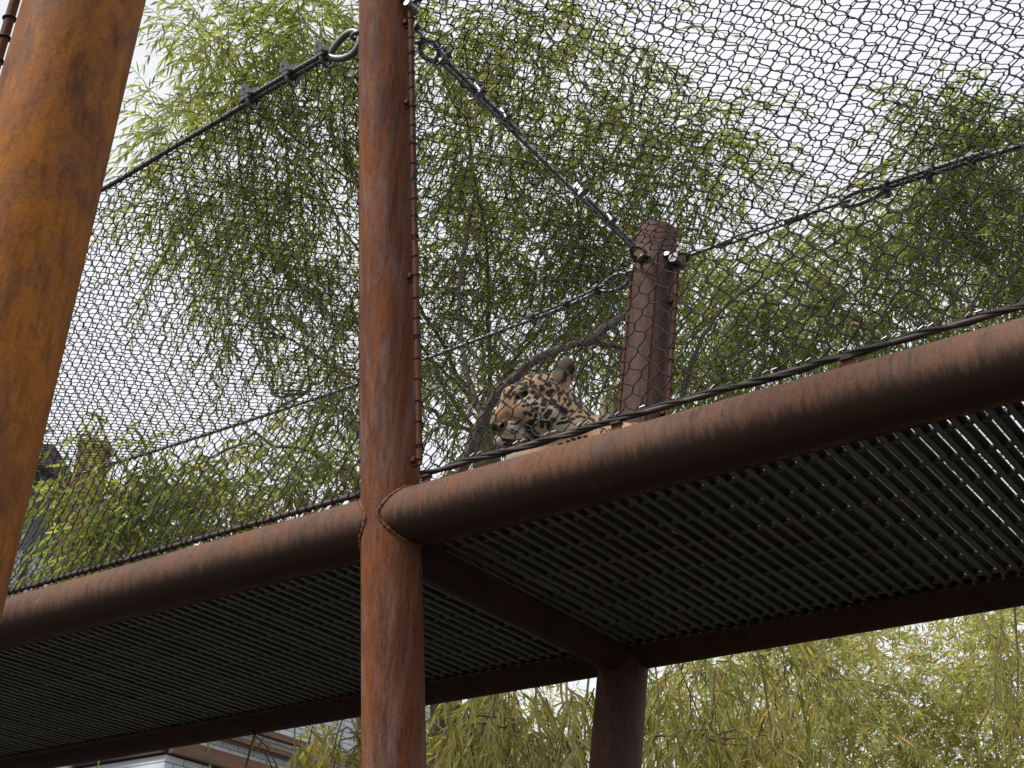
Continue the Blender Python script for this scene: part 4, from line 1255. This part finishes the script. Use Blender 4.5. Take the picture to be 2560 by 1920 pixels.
# visible bare limb behind the jaguar's head
mb = MB()
tt_ = [at(*p) for p in ((1150, 1180, 7.6), (1205, 1050, 7.6), (1245, 985, 7.6), (1330, 905, 7.6), (1400, 872, 7.7), (1480, 855, 7.8), (1575, 872, 7.9))]
limb(mb, tt_, 0.036, 0.015, 8, 0.01)
limb(mb, [at(1455, 862, 7.75), at(1520, 815, 7.8), at(1570, 785, 7.9), at(1660, 740, 8.0)], 0.032, 0.016, 6, 0.008)
limb(mb, [at(1205, 1050, 7.6), at(1160, 900, 7.8), at(1150, 700, 8.2), at(1180, 520, 8.6)], 0.020, 0.010, 8, 0.01)
limb(mb, [at(1700, 1020, 8.2), at(1740, 880, 8.2), at(1800, 780, 8.3), at(1900, 700, 8.5)], 0.016, 0.007, 8, 0.01)
limb(mb, [at(1150, 1180, 7.6), at(1120, 1500, 7.6), at(1110, 1900, 7.6), at(1090, 2300, 7.6)], 0.07, 0.10, 8, 0.01)
wt = [o for o in bpy.data.objects if o.name == 'willow_tree'][0]
part('bare_limb', mb, M['bark_dark'], wt)

# ------------------------------------------------------------------ buildings far behind
def plank_obj(name, a, b, wdt, hgt, mat, parent):
    a, b = np.array(a, float), np.array(b, float)
    d = unit(b - a); s = unit(np.cross(d, UPZ)); u = np.cross(s, d)
    m = MB().box((a + b) / 2, (wdt, np.linalg.norm(b - a), hgt), np.stack([s, d, u], 1))
    return part(name, m, mat, parent, smooth=False)
bx = -7.0
bld = thing('white_building', 'white painted brick building with brown timber fascia, seen low under the deck', 'building', (bx - 2.0, 6.5, -H))
m = MB().box((bx - 2.0, 7.5, (1.24 - H) / 2), (4.0, 4.6, 1.24 + H)); part('wall', m, M['white_brick'], bld, smooth=False)
m = MB().box((bx - 3.2, 9.0, (3.0 - H) / 2), (4.0, 12.0, 3.0 + H)); part('upper_wall', m, M['white_brick'], bld, smooth=False)
plank_obj('fascia', (bx + 0.06, 5.20, 1.31), (bx + 0.06, 9.8, 1.31), 0.06, 0.13, M['wood'], bld)
plank_obj('coping', (bx - 2.0, 5.16, 1.275), (bx - 2.0, 9.8, 1.275), 4.0, 0.05, M['dark_trim'], bld)
plank_obj('rail', (bx - 1.12, 6.7, 2.05), (bx - 1.12, 12.0, 2.05), 0.08, 0.06, M['wood'], bld)
plank_obj('rail', (bx - 1.12, 6.7, 1.90), (bx - 1.12, 12.0, 1.90), 0.08, 0.05, M['wood'], bld)
plank_obj('post', (bx + 0.16, 5.50, -H), (bx + 0.16, 5.50, 1.22), 0.12, 0.12, M['wood'], bld)

dk = at(70, 1400, 15.0)
db = thing('dark_building', 'dark grey building with a brown eave at the edge of the orange column', 'building', (dk[0] - 2, dk[1], -H))
top = at(100, 1310, 15.0)[2]
R2 = unit((RC[0][0], RC[0][1], 0)); F2 = unit((-RC[2][0], -RC[2][1], 0))
B2 = np.stack([R2, F2, UPZ], 1)
cc = at(-60, 1400, 15.0)
part('wall', MB().box((cc[0], cc[1], (top - H) / 2), (1.95, 2.5, top + H), B2), M['dark_wall'], db, smooth=False)
part('eave', MB().box((cc[0], cc[1], top + 0.11), (2.1, 2.8, 0.22), B2), M['dark_trim'], db, smooth=False)
part('roof', MB().box((cc[0], cc[1], top + 0.26), (1.7, 2.4, 0.08), B2), M['dark_trim'], db, smooth=False)

ch = at(232, 1150, 13.0)
cw = 62 * 13 / F_PX
chm = thing('chimney', 'small brown brick chimney stack showing above the light tree', 'chimney', (ch[0], ch[1], -H))
zt = at(232, 1120, 13.0)[2]
part('shaft', MB().box((ch[0], ch[1], (zt - H) / 2), (cw, cw, zt + H), B2), M['brick_brown'], chm, smooth=False)
part('cap', MB().box((ch[0], ch[1], zt + 0.02), (cw * 1.12, cw * 1.12, 0.05), B2), M['brick_brown'], chm, smooth=False)
